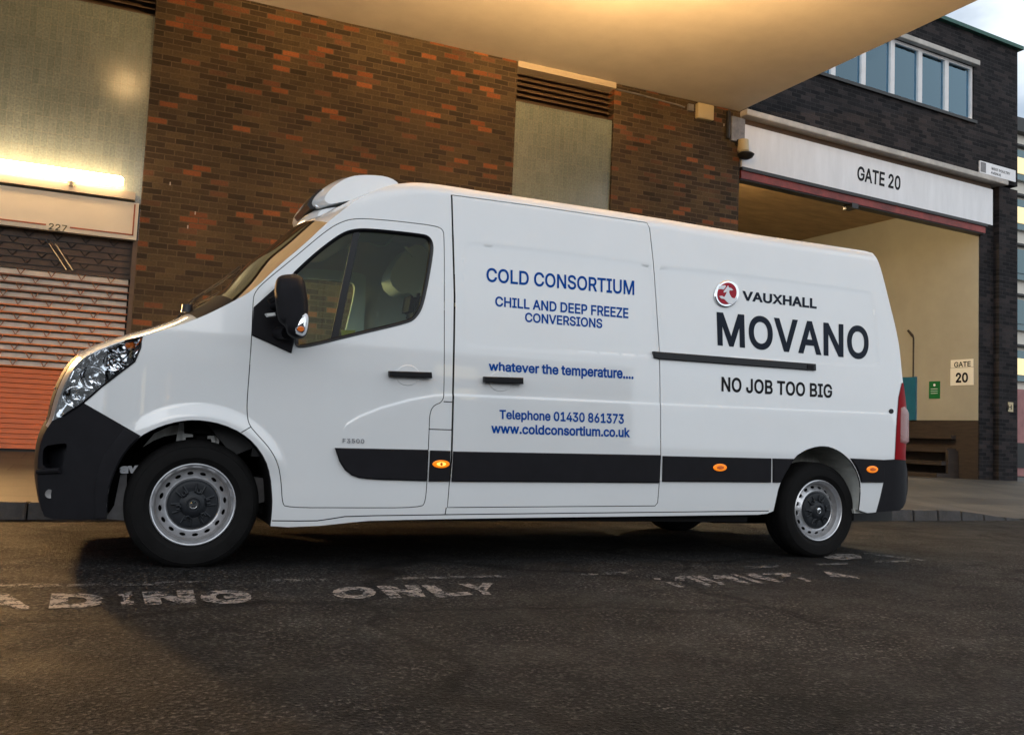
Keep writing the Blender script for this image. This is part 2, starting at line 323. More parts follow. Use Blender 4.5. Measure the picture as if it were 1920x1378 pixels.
import os
try: FONT = bpy.data.fonts.load(os.path.join(bpy.utils.system_resource('DATAFILES', path='fonts'), 'Inter.woff2'))   # ships with Blender
except Exception: FONT = None
def glyph_loops(s, spacing):
    cu = bpy.data.curves.new('t', 'FONT'); cu.body = s; cu.space_character = spacing; cu.resolution_u = 5; cu.fill_mode = 'NONE' if hasattr(cu, 'fill_mode') else cu.fill_mode
    if FONT: cu.font = FONT
    o = bpy.data.objects.new('t', cu); COL.objects.link(o); cu.dimensions = '3D'; cu.fill_mode = 'HALF'; cu.dimensions = '2D'; cu.fill_mode = 'NONE'; bpy.context.view_layer.update()
    ev = o.evaluated_get(bpy.context.evaluated_depsgraph_get()); me = ev.to_mesh()
    v = np.array([x.co[:2] for x in me.vertices]); ed = [tuple(e.vertices) for e in me.edges]; npoly = len(me.polygons)
    ev.to_mesh_clear(); bpy.data.objects.remove(o); bpy.data.curves.remove(cu)
    nx = {}
    for a, b in ed: nx.setdefault(a, []).append(b); nx.setdefault(b, []).append(a)
    seen = set(); loops = []
    for st in sorted(nx):
        if st in seen: continue
        # follow vertex order: Blender writes each spline's points in sequence
        lp = [st]; seen.add(st); cur = st+1 if (st+1) in nx[st] else nx[st][0]
        while cur not in seen:
            lp.append(cur); seen.add(cur); q = [c for c in nx[cur] if c not in seen]
            if not q: break
            cur = min(q, key=lambda c: (c != cur+1, c))
        p = v[lp]; k = np.linalg.norm(p-np.roll(p, 1, 0), axis=1) > 1e-5; p = p[k]
        if len(p) >= 3: loops.append(p)
    return loops
def mitre(p, d):
    a = p-np.roll(p, 1, 0); b = np.roll(p, -1, 0)-p
    a = a/np.linalg.norm(a, axis=1)[:, None]; b = b/np.linalg.norm(b, axis=1)[:, None]
    na = np.stack([a[:, 1], -a[:, 0]], 1); nb = np.stack([b[:, 1], -b[:, 0]], 1); m = na+nb; L = np.linalg.norm(m, axis=1)
    m = np.where(L[:, None] < .3, na, m/np.maximum(L, 1e-6)[:, None]); sc = 1/np.clip((m*na).sum(1), .55, 1)
    return p+m*(d*sc)[:, None]
def winding(P, p):
    a = p; b = np.roll(p, -1, 0); w = np.zeros(len(P))
    for (x0, y0), (x1, y1) in zip(a, b):
        cr = (x1-x0)*(P[:, 1]-y0)-(P[:, 0]-x0)*(y1-y0)
        w += ((y0 <= P[:, 1]) & (y1 > P[:, 1]) & (cr > 0)).astype(int)-((y0 > P[:, 1]) & (y1 <= P[:, 1]) & (cr < 0)).astype(int)
    return w
def text_geo(s, offset=0.0, spacing=1.0):
    loops = glyph_loops(s, spacing)
    area = sum(.5*np.sum(p[:, 0]*np.roll(p[:, 1], -1)-np.roll(p[:, 0], -1)*p[:, 1]) for p in loops); sg = 1 if area > 0 else -1
    if offset: loops = [mitre(p, offset*sg) for p in loops]
    # cluster the loops by overlapping x range, one triangulation per glyph
    loops.sort(key=lambda p: p[:, 0].min()); cl = []
    for p in loops:
        if cl and p[:, 0].min() < cl[-1][1]: cl[-1][0].append(p); cl[-1][1] = max(cl[-1][1], p[:, 0].max())
        else: cl.append([[p], p[:, 0].max()])
    V = []; Fc = []
    for g, _ in cl:
        pts = []; ed = []
        for p in g: k = len(pts); pts += [Vector(q) for q in p]; ed += [(k+i, k+(i+1) % len(p)) for i in range(len(p))]
        r = delaunay_2d_cdt(pts, ed, [], 0, 1e-6, False); v = np.array([(q[0], q[1]) for q in r[0]]); f = np.array([t for t in r[2] if len(t) == 3])
        c = v[f].mean(1); w = sum(winding(c, p) for p in g); f = f[np.abs(w) > .5]
        k = len(V); V += [tuple(q) for q in v]; Fc += [tuple(int(i)+k for i in t) for t in f]
    return np.array(V), Fc
def text_map(s, quad, fn, offset=0.0, spacing=1.0):
    """glyph bounds mapped into quad (TL, TR, BL, BR) by fn((a, b), k) -> xyz"""
    v, f = text_geo(s, offset, spacing); lo, hi = v.min(0), v.max(0); TL, TR, BL, BR = [np.array(q, float) for q in quad]
    out = [fn((BL*(1-a)+BR*a)*(1-b)+(TL*(1-a)+TR*a)*b, 0) for a, b in (v-lo)/(hi-lo)]
    return out, f

# ------------------------------------------------------------------ ground: road, pavement, kerb
road = MB(); road.quad((-150, -150, 0), (150, -150, 0), (150, 150, 0), (-150, 150, 0))
road = struct(road.build('road', M['asphalt']))
def kerb_y(x): return float(np.interp(x, [-40, -1, 5.7, 8.1, 9.5, 11.0, 60], [2.55, 2.55, 2.62, 2.78, 2.86, 2.95, 6.0]))
def kerb_z(x): return float(np.interp(x, [8.9, 9.3, 10.2], [0.12, 0.10, 0.006]))
G_ANG = 0.076; GO = np.array([8.70, 6.8, 0.]); GU = np.array([math.cos(G_ANG), math.sin(G_ANG), 0]); GV = np.array([-math.sin(G_ANG), math.cos(G_ANG), 0])
def gf(u, v, z): return tuple(GO+GU*u+GV*v+np.array([0, 0, z]))
def wall_y(x): return 6.8 if x < 8.7 else 6.8+(x-8.7)*math.tan(G_ANG)
xs = list(np.linspace(-40, 8, 49))+list(np.linspace(8.25, 12, 16))+list(np.linspace(13, 60, 30))
pv = []; pf = []
VS = [0, .15, .4, .7, 1.0, 1.6]
for x in xs:
    y0 = kerb_y(x)+.15; y1 = wall_y(x)
    for k in VS:
        pv.append((x, y0+(y1-y0)*k, kerb_z(x)+.004+(0.352-kerb_z(x))*min(k, 1)))
L = len(VS)
for i in range(len(xs)-1):
    for k in range(L-1): pf.append((i*L+k, (i+1)*L+k, (i+1)*L+k+1, i*L+k+1))
struct(mk('pavement', pv, pf, M['pavement']))
kb = MB(); x = -14.0
while x < 10.1:
    ln = random.uniform(0.75, 1.05) if x < 8.2 else 0.42
    x1 = min(x+ln, 10.25); g = 0.006
    z0, z1 = kerb_z(x), kerb_z(x1); ya, yb = kerb_y(x), kerb_y(x1); dz = random.uniform(-.006, .006); dy = random.uniform(-.006, .006)
    a = [(x+g, ya+dy, -.05), (x1-g, yb+dy, -.05), (x1-g, yb+.15, -.05), (x+g, ya+.15, -.05)]
    b_ = [(x+g, ya+.012+dy, z0+.006+dz), (x1-g, yb+.012+dy, z1+.006+dz), (x1-g, yb+.15, z1+.006), (x+g, ya+.15, z0+.006)]
    kb.add(a+b_, [(0, 3, 2, 1), (4, 5, 6, 7), (0, 1, 5, 4), (1, 2, 6, 5), (2, 3, 7, 6), (3, 0, 4, 7)]); x = x1
struct(kb.build('kerb', M['kerb'], bevel=0.008))

# road markings, painted on the road
def ground_poly(mb, px, z=0.004, sub=True):
    p = [onz(q, z) for q in px]; mb.add(p, [tuple(range(len(p)))])
def road_text(s, quad_px, off=0.03, name='lettering', m='road_paint'):
    q = [onz(p, .004)[:2] for p in quad_px]
    v, f = text_map(s, q, lambda p, k: (p[0], p[1], .004+k), off)
    o = mk(name, v, f, M[m], road)
    bm = bmesh.new(); bm.from_mesh(o.data); bmesh.ops.recalc_face_normals(bm, faces=bm.faces)
    if sum(f_.normal.z for f_ in bm.faces) < 0: bmesh.ops.reverse_faces(bm, faces=bm.faces)
    bm.to_mesh(o.data); bm.free(); return o
for ch, q in (('O', [(-130, 1113), (-40, 1113), (-150, 1144), (-55, 1144)]), ('A', [(-18, 1112), (32, 1112), (-48, 1143), (62, 1141)]), ('D', [(97, 1112), (192, 1112), (91, 1140), (199, 1137)]), ('I', [(221, 1111), (247, 1110), (228, 1134), (252, 1133)]),
              ('N', [(266, 1109), (362, 1106), (272, 1133), (368, 1131)]), ('G', [(376, 1106), (468, 1106), (376, 1132), (476, 1130)]), ('O', [(622, 1100), (703, 1099), (626, 1123), (706, 1121)]),
              ('N', [(706, 1098), (784, 1096), (732, 1121), (798, 1118)]), ('L', [(790, 1097), (846, 1095), (822, 1120), (887, 1114)]), ('Y', [(858, 1094), (925, 1092), (888, 1116), (940, 1113)])):
    road_text(ch, q, 0.05)
frag = MB()
def F(pts): ground_poly(frag, [(1220+x/3.556, 1020+y/3.556) for x, y in pts])
F([(20, 226), (60, 226), (70, 236), (28, 236)]); F([(100, 252), (130, 252), (222, 282), (190, 288)]); F([(165, 212), (230, 212), (225, 242), (160, 242)])
F([(225, 215), (262, 212), (405, 270), (365, 273)]); F([(270, 210), (330, 208), (440, 250), (395, 252)]); F([(430, 252), (470, 250), (500, 268), (462, 270)])
F([(415, 206), (520, 206), (672, 262), (640, 266), (500, 224), (425, 232)]); F([(530, 200), (565, 200), (765, 258), (725, 262)]); F([(625, 196), (690, 194), (885, 248), (850, 252), (690, 222)])
F([(745, 192), (935, 190), (930, 214), (880, 216), (870, 204), (750, 202)]); F([(975, 222), (1005, 220), (1075, 246), (1045, 250)]); F([(1150, 178), (1190, 180), (1260, 196), (1380, 218), (1398, 234), (1330, 220), (1200, 216)])
F([(1140, 78), (1230, 62), (1390, 66), (1410, 92), (1280, 104), (1180, 94)])
frag.build('lettering', M['road_paint'], road)
ln = MB()
def strip(mb, a, b, wpx, z=0.004):
    ground_poly(mb, [(a[0], a[1]-wpx/2), (b[0], b[1]-wpx/2), (b[0], b[1]+wpx/2), (a[0], a[1]+wpx/2)], z)
for a, b, wd in [((-80, 1097), (90, 1097), 7), ((90, 1097), (330, 1094), 4), ((270, 1092), (380, 1091), 4), ((500, 1088), (615, 1086), 4), ((740, 1084), (960, 1079), 4), ((1090, 1077), (1180, 1073), 4),
                 ((1395, 1063), (1460, 1061), 4), ((1530, 1058), (1590, 1056), 4), ((1640, 1053), (1705, 1051), 3.5), ((1620, 1036), (1735, 1051), 3)]: strip(ln, a, b, wd)
ln.build('edge_line', M['road_line'], road)

# ------------------------------------------------------------------ market building on the left (wall plane y = 6.8)
WY = 6.8
def wall_box(name, x0, x1, z0, z1, m, parent, y0=WY, y1=WY+.45):
    mb = MB(); mb.box((x0, y0, z0), (x1, y1, z1)); return mb.build(name, M[m], parent)
mkt = tag(empty('market_building', (4, 6.8, 0.3)), 'brown brick market hall wall with orange bricks behind the white van', 'building')
def child(o, p):
    o.parent = p; o.matrix_parent_inverse = Matrix.Translation(-Vector(p.location)); return o
PX0, PX1 = 4.631, 6.285
child(wall_box('brick_wall', -0.352, PX0, 0.0, 6.9, 'brick', None), mkt)
child(wall_box('brick_wall', PX1, 8.69, 0.0, 6.9, 'brick', None), mkt)
child(wall_box('brick_wall', -14, -4.6, 0.0, 6.9, 'brick', None), mkt)
child(wall_box('tiled_panel', PX0, PX1, 0.0, 5.745, 'tile', None, WY+.045, WY+.3), mkt)
child(wall_box('tiled_panel', -4.6, -0.352, 3.45, 5.87, 'tile', None, WY+.045, WY+.3), mkt)
def louvre(x0, x1, z0, z1):
    mb = MB(); mb.box((x0, WY+.2, z0), (x1, WY+.24, z1)); n = int((z1-z0)/.075)
    for i in range(n):
        z = z0+(i+.15)*(z1-z0)/n
        mb.add([(x0, WY+.06, z), (x1, WY+.06, z), (x1, WY+.19, z+.055), (x0, WY+.19, z+.055), (x0, WY+.06, z+.014), (x1, WY+.06, z+.014), (x1, WY+.19, z+.069), (x0, WY+.19, z+.069)],
               [(0, 1, 2, 3), (4, 7, 6, 5), (0, 4, 5, 1), (2, 6, 7, 3)])
    return child(mb.build('vent_louvre', M['louvre'], None), mkt)
louvre(PX0, PX1, 5.745, 6.24); louvre(-4.6, -0.352, 5.87, 6.42)
child(wall_box('lintel_strip', PX0, PX1+.01, 6.24, 6.45, 'lampbody', None, WY-.03, WY+.3), mkt)
# grille shutter
sh = MB(); sh.box((-4.6, WY+.1, 2.513), (-.40, WY+.3, 2.98)); dbox = child(sh.build('shutter_housing', M['box_dark'], None), mkt)
mb = MB()
for i in range(5):
    for j in range(14):
        xx = -.62-j*.31-(.155 if i % 2 else 0); zz = 2.58+i*.08
        mb.tube([(xx-.05, WY+.09, zz+.06), (xx, WY+.085, zz), (xx+.05, WY+.09, zz+.06)], .006, 5)
    mb.box((-4.6, WY+.085, 2.565+i*.08), (-.42, WY+.1, 2.572+i*.08))
o = mb.build('lattice', M['black_metal'], None); o.parent = dbox
br = MB()     # bright bracket streaks hanging before the dark housing
for dx in (0, .07): br.tube([(-1.36+dx, WY+.03, 2.88), (-1.12+dx, WY+.05, 2.54)], .012, 6)
child(br.build('shutter_bracket', M['chrome'], None), mkt)
sl = MB(); bars = MB(); vs = MB(); bars2 = MB()
RH = (2.513-1.35)/13.0
for i in range(13):
    z0 = 1.35+i*RH; z1 = z0+RH; xe = -.425
    sl.add([(-4.6, WY+.075, z0), (xe, WY+.075, z0), (xe, WY+.10, z0+RH*.75), (-4.6, WY+.10, z0+RH*.75), (-4.6, WY+.135, z1), (xe, WY+.135, z1)], [(0, 1, 2, 3), (3, 2, 5, 4)])
    tb = bars if i < 9 else bars2
    tb.box((-4.6, WY+.045, z0-.005), (-.41, WY+.07, z0+.011))
    x = -.62-(.1625 if i % 2 else 0)
    while x > -4.6:
        vs.tube([(x-.042, WY+.055, z1-.006), (x, WY+.05, z0+.012), (x+.042, WY+.055, z1-.006)], .0075, 5, cap=False)
        vs.add([(x-.036, WY+.062, z1-.004), (x, WY+.062, z0+.02), (x+.036, WY+.062, z1-.004)], [(0, 1, 2)]) if False else None
        x -= .325
shut = child(sl.build('grille_shutter', M['slat'], None), mkt)
for b_, nm, m in ((bars, 'grille_bars', 'orange_bar'), (bars2, 'grille_bars', 'brown_bar'), (vs, 'grille_wires', 'brown_bar')):
    o = b_.build(nm, M[m], None); o.parent = shut
og = MB()
n = 16
for i in range(n):
    z0 = .39+i*(1.335-.39)/n; z1 = z0+(1.335-.39)/n
    og.add([(-4.6, WY+.06, z0), (-.38, WY+.06, z0), (-.38, WY+.07, z0+(z1-z0)*.85), (-4.6, WY+.07, z0+(z1-z0)*.85), (-4.6, WY+.06, z1), (-.38, WY+.06, z1)], [(0, 1, 2, 3), (3, 2, 5, 4)])
child(og.build('orange_shutter', M['orange'], None), mkt)
child(wall_box('shutter_post', -.405, -.352, .3, 2.98, 'louvre', None, WY-.01, WY+.3), mkt)
child(wall_box('shutter_back', -4.62, -.353, 0, 5.0, 'black_metal', None, WY+.31, WY+.44), mkt)
child(wall_box('plinth', -4.6, -.352, 0, .385, 'black_metal', None, WY+.1, WY+.3), mkt)
# number board over the shutter
nb = tag(empty('number_board', (-2, WY, 3.0)), 'pale lit board numbered 227 under the fluorescent lamp', 'sign')
BX = -.37
child(wall_box('board', -4.6, BX, 2.98, 3.44, 'sign_lit', None, WY-.06, WY+.05), nb)
bl = MB()
def bfr(x0, x1, z0, z1): bl.box((x0, WY-.068, z0), (x1, WY-.058, z1))
bfr(-.425, -.408, 3.03, 3.42); bfr(ony((131, 434), WY)[0], -.408, 3.03, 3.047); bfr(-4.5, ony((87, 426), WY)[0], 3.03, 3.047)
child(bl.build('border_line', M['sign_red'], None), nb)
v, f = text_map('227', [ony(q, WY-.07)[[0, 2]] for q in ((92, 418), (126, 423), (91, 430), (125, 435))], lambda p, k: (p[0], WY-.067-k, p[1]), .012)
child(mk('lettering', v, f, M['sign_ink']), nb)
# fluorescent lamp
fl = tag(empty('fluorescent_lamp', (-2, WY-.1, 3.6)), 'long lit fluorescent tube above the 227 number board', 'lamp')
child(wall_box('trough', -3.6, -.42, 3.47, 3.56, 'lampbody', None, WY-.1, WY+.045), fl)
tb = MB(); tb.tube([(-3.6, WY-.13, 3.665), (-.60, WY-.13, 3.665), (-.565, WY-.13, 3.665)], [.062, .062, .04], 14); child(tb.build('tube', M['tube'], None, smooth=True), fl)
kn = MB(); kn.lathe([(0, -.05), (.03, -.04), (.045, 0), (.03, .03)], (-1.13, WY-.12, 3.575), 14, 'Z'); child(kn.build('clip', M['sign_lit'], None, smooth=True), fl)

# ------------------------------------------------------------------ canopy over the street with its globe lamps
SZ = 6.33
cn = tag(empty('canopy', (2, 4, SZ)), 'flat pale concrete canopy lit warm from below over the van', 'canopy')
mb = MB(); mb.add([(-24, 6.8, SZ), (8.66, 6.8, SZ), (8.93, -1.5, SZ-.02), (-24, -1.5, SZ-.02), (-24, 6.8, SZ+.7), (8.66, 6.8, SZ+.7), (8.93, -1.5, SZ+.7), (-24, -1.5, SZ+.7)],
                  [(0, 3, 2, 1), (4, 5, 6, 7), (0, 1, 5, 4), (1, 2, 6, 5), (2, 3, 7, 6), (3, 0, 4, 7)])
child(mb.build('soffit_slab', M['soffit'], None), cn)
def globe(x, y, drop, lab, m='globe', bowl=True):
    g = tag(empty('globe_lamp', (x, y, SZ-drop)), lab, 'lamp')
    st = MB(); st.tube([(x, y, SZ), (x, y, SZ-drop+.05)], .012, 8); st.lathe([(.0, 0), (.06, 0), (.06, -.03), (0, -.03)], (x, y, SZ-.01), 16, 'Z')
    child(st.build('stem', M['black_metal'], None), g)
    gl = MB(); gl.lathe([(max(.001, .08*math.sin(a)), .08*math.cos(a)) for a in np.linspace(0, math.pi, 14)], (x, y, SZ-drop), 24, 'Z')
    child(gl.build('globe', M[m], None, smooth=True), g)
    if bowl:
        bw = MB(); bw.lathe([(.001, -.15), (.15, -.13), (.26, -.03), (.32, .05), (.31, .05), (.25, -.02), (.14, -.115), (.001, -.135)], (x, y, SZ-drop), 32, 'Z')  # unseen bowl added to keep the globe's light off wall and road
        child(bw.build('reflector_bowl', M['white_enamel'], None, smooth=True), g)
    return g
globe(3.9, 1.8, 1.03, 'lit globe on a stem below the canopy, bowl added to block downlight')
globe(-0.7, 3.4, .22, 'lit bare globe fixed close under the canopy before the tiled panel', 'globe_dim', False)

# wall floodlight beside the number board, shining down over the road in front of the van
FX, FY, FZ = -2.35, 6.30, 2.30
fd = tag(empty('floodlight', (FX, FY, FZ)), 'warm floodlight on an arm in front of the grille shutter', 'lamp')
mb = MB(); mb.box((FX-.15, FY-.1, FZ-.12), (FX+.15, FY+.12, FZ+.12)); mb.tube([(FX, FY+.1, FZ), (FX, 6.92, FZ)], .03, 8); child(mb.build('housing', M['black_metal'], None, bevel=.01), fd)
mb = MB(); mb.box((FX-.12, FY-.112, FZ-.09), (FX+.12, FY-.103, FZ+.09)); child(mb.build('lamp_glass', M['globe_dim'], None), fd)
sp = bpy.data.lights.new('flood_light', 'SPOT'); sp.energy = 900; sp.color = (1.0, 0.56, 0.21); sp.spot_size = math.radians(112); sp.spot_blend = 1.0; sp.shadow_soft_size = .20
lo = bpy.data.objects.new('flood_light', sp); COL.objects.link(lo); lo.parent = fd; lo.location = (0, -.16, 0)
lo.rotation_euler = Vector((-.36, 1.0, .14)).to_track_quat('Z', 'Y').to_euler()

# small fixtures on the wall
jb = MB(); p = ony((1318, 213), WY); jb.box((p[0]-.155, WY-.09, p[2]-.12), (p[0]+.155, WY, p[2]+.13)); tag(origin(jb.build('junction_box', M['beige_box'], None, bevel=.01), p), 'beige square box high on the brick wall under the canopy', 'box')
pj = ony((1293, 203), WY); cb_ = MB(); pts = [ony(q, WY-.02) for q in ((1156, 168), (1200, 178), (1250, 192), (1270, 197), (1284, 202))]; cb_.tube(pts, .012, 6)
cb_.box((pj[0]-.05, WY-.05, pj[2]-.06), (pj[0]+.05, WY, pj[2]+.05)); tag(origin(cb_.build('wall_cable', M['metal_grey'], None), pj), 'thin grey cable running along the wall below the canopy edge', 'cable')
cp = tag(empty('conduit_cover', tuple(ony((1379, 240), WY))), 'grey marked metal cover plate beside the white gate fascia', 'cover')
a, b_ = ony((1368, 228), WY), ony((1391, 268), WY)
mb = MB(); mb.box((a[0], WY-.06, b_[2]-.02), (8.74, WY-.002, 6.2)); child(mb.build('plate', M['metal_grey'], None, bevel=.005), cp)
mb = MB(); mb.tube([(a[0]-.05, WY-.03, 6.28), (a[0]-.05, WY-.03, 5.82)], .035, 8); child(mb.build('conduit', M['black_metal'], None), cp)
p = ony((1383, 280), WY); sl_ = tag(empty('security_light', tuple(p)), 'small beige lamp with black hood on the wall corner', 'lamp')
mb = MB(); mb.lathe([(0, .13), (.085, .12), (.095, -.06), (.07, -.09), (0, -.09)], (p[0]+.02, WY-.12, p[2]), 16, 'Z'); child(mb.build('body', M['beige_box'], None, smooth=True), sl_)
mb = MB(); mb.lathe([(0, -.09), (.1, -.09), (.14, -.12), (.11, -.17), (.05, -.2), (0, -.2)], (p[0]+.06, WY-.14, p[2]), 16, 'Z'); mb.box((p[0]-.06, WY-.1, p[2]+.05), (p[0]+.02, WY, p[2]+.13)); child(mb.build('hood', M['black_metal'], None, smooth=True), sl_)
for q in ((352, 426), (366, 400), (319, 345), (1357, 235)):
    p = ony(q, WY); st_ = MB(); st_.box((p[0]-.007, WY-.012, p[2]-.02), (p[0]+.007, WY+.01, p[2]+.02)); child(st_.build('wall_tie', M['concrete'], None), mkt)

# ------------------------------------------------------------------ gate building on the right
gt = tag(empty('gate_building', gf(3.5, 0, .3)), 'dark brick building with open gate bay and white GATE 20 fascia', 'building')
def gbox(name, u0, u1, v0, v1, z0, z1, m, parent=gt, bevel=0.0):
    mb = MB(); mb.box((0, 0, 0), (u1-u0, v1-v0, z1-z0)); o = mb.build(name, M[m], None, bevel=bevel)
    o.location = gf(u0, v0, z0); o.rotation_euler = (0, 0, G_ANG)
    o.parent = parent; o.matrix_parent_inverse = Matrix.Translation(-Vector(parent.location))
    return o
gbox('brick_pier', 6.80, 7.39, 0, 6.5, 0, 6.25, 'darkbrick'); gbox('brick_reveal', 6.372, 6.80, .12, 6.5, 0, 6.2, 'darkbrick')
# upper storey with a window opening
W0, W1, WZ0, WZ1 = 0.6, 5.99, 7.42, 8.53
gbox('brick_wall', 0.0, 7.39, 0, .35, 6.33, WZ0, 'darkbrick'); gbox('brick_wall', 0.0, 7.39, 0, .35, WZ1, 9.2, 'darkbrick')
gbox('brick_wall', 0.0, W0, 0, .35, WZ0, WZ1, 'darkbrick'); gbox('brick_wall', W1, 7.39, 0, .35, WZ0, WZ1, 'darkbrick')
gbox('brick_wall', 6.8, 7.39, .35, 6.5, 6.25, 9.2, 'darkbrick')
gbox('roof_coping', -.1, 7.47, -.09, 6.6, 9.2, 9.275, 'green_copper')
gbox('window_head', W0-.1, W1+.06, -.10, .1, WZ1, WZ1+.10, 'concrete', bevel=.006); gbox('window_sill', W0-.05, W1+.05, -.05, .12, WZ0-.06, WZ0, 'black_metal')
gbox('concrete_ledge', -.02, 6.86, -.16, .2, 6.235, 6.335, 'concrete', bevel=.008)
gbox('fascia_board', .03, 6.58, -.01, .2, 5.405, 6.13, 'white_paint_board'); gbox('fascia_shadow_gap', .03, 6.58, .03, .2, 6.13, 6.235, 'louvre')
gbox('steel_beam', .03, 6.37, .0, .22, 5.215, 5.345, 'red_steel'); gbox('beam_flange', .03, 6.40, -.03, .25, 5.345, 5.40, 'black_metal')
gbox('beam_flange', .03, 6.37, .02, .20, 5.195, 5.215, 'black_metal'); gbox('bracket', 2.62, 2.78, -.01, .2, 5.13, 5.22, 'black_metal')
wn = [W0]; k = 0; nW = 7
for i in range(nW+1):
    u = W0+(W1-W0)*i/nW; gbox('window_mullion', max(W0, u-.055), min(W1, u+.055), .03, .12, WZ0, WZ1, 'white_frame')
gbox('window_frame', W0, W1, .035, .11, WZ1-.06, WZ1, 'white_frame'); gbox('window_frame', W0, W1, .035, .11, WZ0, WZ0+.05, 'white_frame')
for i in range(nW):
    u = W0+(W1-W0)*i/nW; u2 = W0+(W1-W0)*(i+1)/nW
    gbox('window_pane', u+.05, u2-.05, .075, .085, WZ0+.05, WZ1-.06, 'officeglass')
    gbox('blind', u+.06+(i % 3)*.06, u2-.28+(i % 2)*.1, .22, .24, WZ0+.05, WZ1-.05, 'curtain')
gbox('room_back', .1, 7.2, 1.6, 1.65, 6.5, 9.1, 'room'); gbox('room_floor', .1, 7.2, .35, 1.6, 6.4, 6.45, 'room'); gbox('roof_slab', 0, 7.38, .35, 6.4, 9.05, 9.19, 'room')
# gate bay interior: ceiling, far side wall, dark dado with benches
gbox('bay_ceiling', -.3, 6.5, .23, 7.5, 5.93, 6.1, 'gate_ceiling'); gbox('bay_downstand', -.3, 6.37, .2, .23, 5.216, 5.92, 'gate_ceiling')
gbox('bay_side_wall', 6.36, 6.5, .14, 7.5, 1.51, 5.93, 'cream'); gbox('bay_dado', 6.36, 6.5, .14, 7.5, 0, 1.505, 'dado')
gbox('bay_back_wall', -.3, 6.5, 7.5, 7.7, 0, 6, 'cream'); gbox('bay_left_wall', -.3, -.02, .3, 7.5, 0, 6, 'cream')
gbox('timber_rail', 6.22, 6.36, .62, 1.85, 1.13, 1.2, 'dado'); gbox('timber_rail', 6.08, 6.36, .62, 1.9, .86, .94, 'dado'); gbox('timber_rail', 5.9, 6.36, .6, 1.95, .60, .68, 'dado')
gbox('timber_post', 6.05, 6.36, .56, .62, .3, .9, 'dado'); gbox('step', 5.7, 6.36, .55, 2.0, .2, .44, 'dado')
q = [gf(0, 0, 0)]
def gtext(s, px, off, m, v=-.012, z0=0):
    def pl(q):
        P = hit(q, GO+GV*v, GV); return ((P-GO) @ GU, P[2])
    vv, f = text_map(s, [pl(q) for q in px], lambda p, k: gf(p[0], v-k, p[1]), off)
    return mk('lettering', vv, f, M[m])
child(gtext('GATE 20', [(1608, 311), (1689, 331), (1607, 338), (1688, 358)], .022, 'black_text', -.013), gt)
bay = tag(empty('bay_lamp', gf(1.15, .85, 5.62)), 'lit bulkhead lamp behind the red beam under the gate ceiling', 'lamp')
mb = MB(); c = gf(1.15, .85, 5.70); mb.lathe([(0, .24), (.03, .24), (.03, .06), (.09, .04), (.09, -.02), (0, -.02)], c, 16, 'Z'); child(mb.build('housing', M['black_metal'], None, smooth=True), bay)
mb = MB(); mb.lathe([(.07, -.02), (.06, -.06), (.001, -.08)], c, 16, 'Z'); child(mb.build('bulb', M['bay_bulb'], None, smooth=True), bay)
# signs on the bay side wall
def side_pl(q, off=.012):
    O = GO+GU*(6.36-off); P = hit(q, O, GU); return ((P-GO) @ GV, P[2])
def side_pt(p, off): return gf(6.36-off, p[0], p[1])
gs = tag(empty('gate_sign', gf(6.35, .49, 2.2)), 'small cream sign reading GATE 20 inside the gate bay', 'sign')
def gchild(o, par): return child(o, par)
def side_board(name, v0, v1, z0, z1, m, par, th=.012, base=0.0):
    mb = MB(); mb.box((6.36-base-th, v0, z0), (6.36-base, v1, z1), gf); return child(mb.build(name, M[m], None), par)
side_board('board', .235, .742, 2.21, 2.56, 'sign_cream', gs); side_board('board', .24, .735, 2.57, 2.73, 'sign_cream', gs)
for s, qd, of in (('GATE', [(1789, 679), (1820, 677), (1789, 689), (1820, 687)], .02), ('20', [(1792, 699), (1815, 698), (1792, 718), (1815, 717)], .03)):
    v, f = text_map(s, [side_pl(q, .014) for q in qd], lambda p, k: side_pt(p, .0145+k), of); child(mk('lettering', v, f, M['black_text']), gs)
gn = tag(empty('green_sign', gf(6.35, 1.1, 1.95)), 'small green safety notice beside the blue door in the gate bay', 'sign')
side_board('board', .98, 1.232, 1.958, 2.312, 'greensign', gn)
mb = MB(); c0 = side_pt((1.105, 2.235), .014)
mb.add([side_pt((1.105+.028*math.cos(a), 2.235+.028*math.sin(a)), .0145) for a in np.linspace(0, 2*math.pi, 12, endpoint=False)], [tuple(range(12))])
for k in range(3): mb.add([side_pt(p, .0145) for p in ((1.03, 2.16-k*.045), (1.19, 2.16-k*.045), (1.19, 2.15-k*.045), (1.03, 2.15-k*.045))], [(0, 1, 2, 3)])
child(mb.build('symbol', M['white_enamel'], None), gn)
bd = tag(empty('blue_door', gf(6.33, 1.8, 1.5)), 'blue door leaf standing open against the cream gate wall', 'door')
side_board('leaf', 1.53, 2.3, 1.51, 2.42, 'bluedoor', bd, .05)
pp = tag(empty('wall_pipe', gf(6.3, 1.6, 2.5)), 'thin dark pipe with a bent top on the cream wall', 'pipe')
mb = MB(); mb.tube([side_pt(p, .03) for p in ((1.606, 2.42), (1.606, 3.25), (1.64, 3.31), (1.74, 3.42))], [.012, .014, .028, .026], 8); child(mb.build('pipe', M['dado'], None), pp)
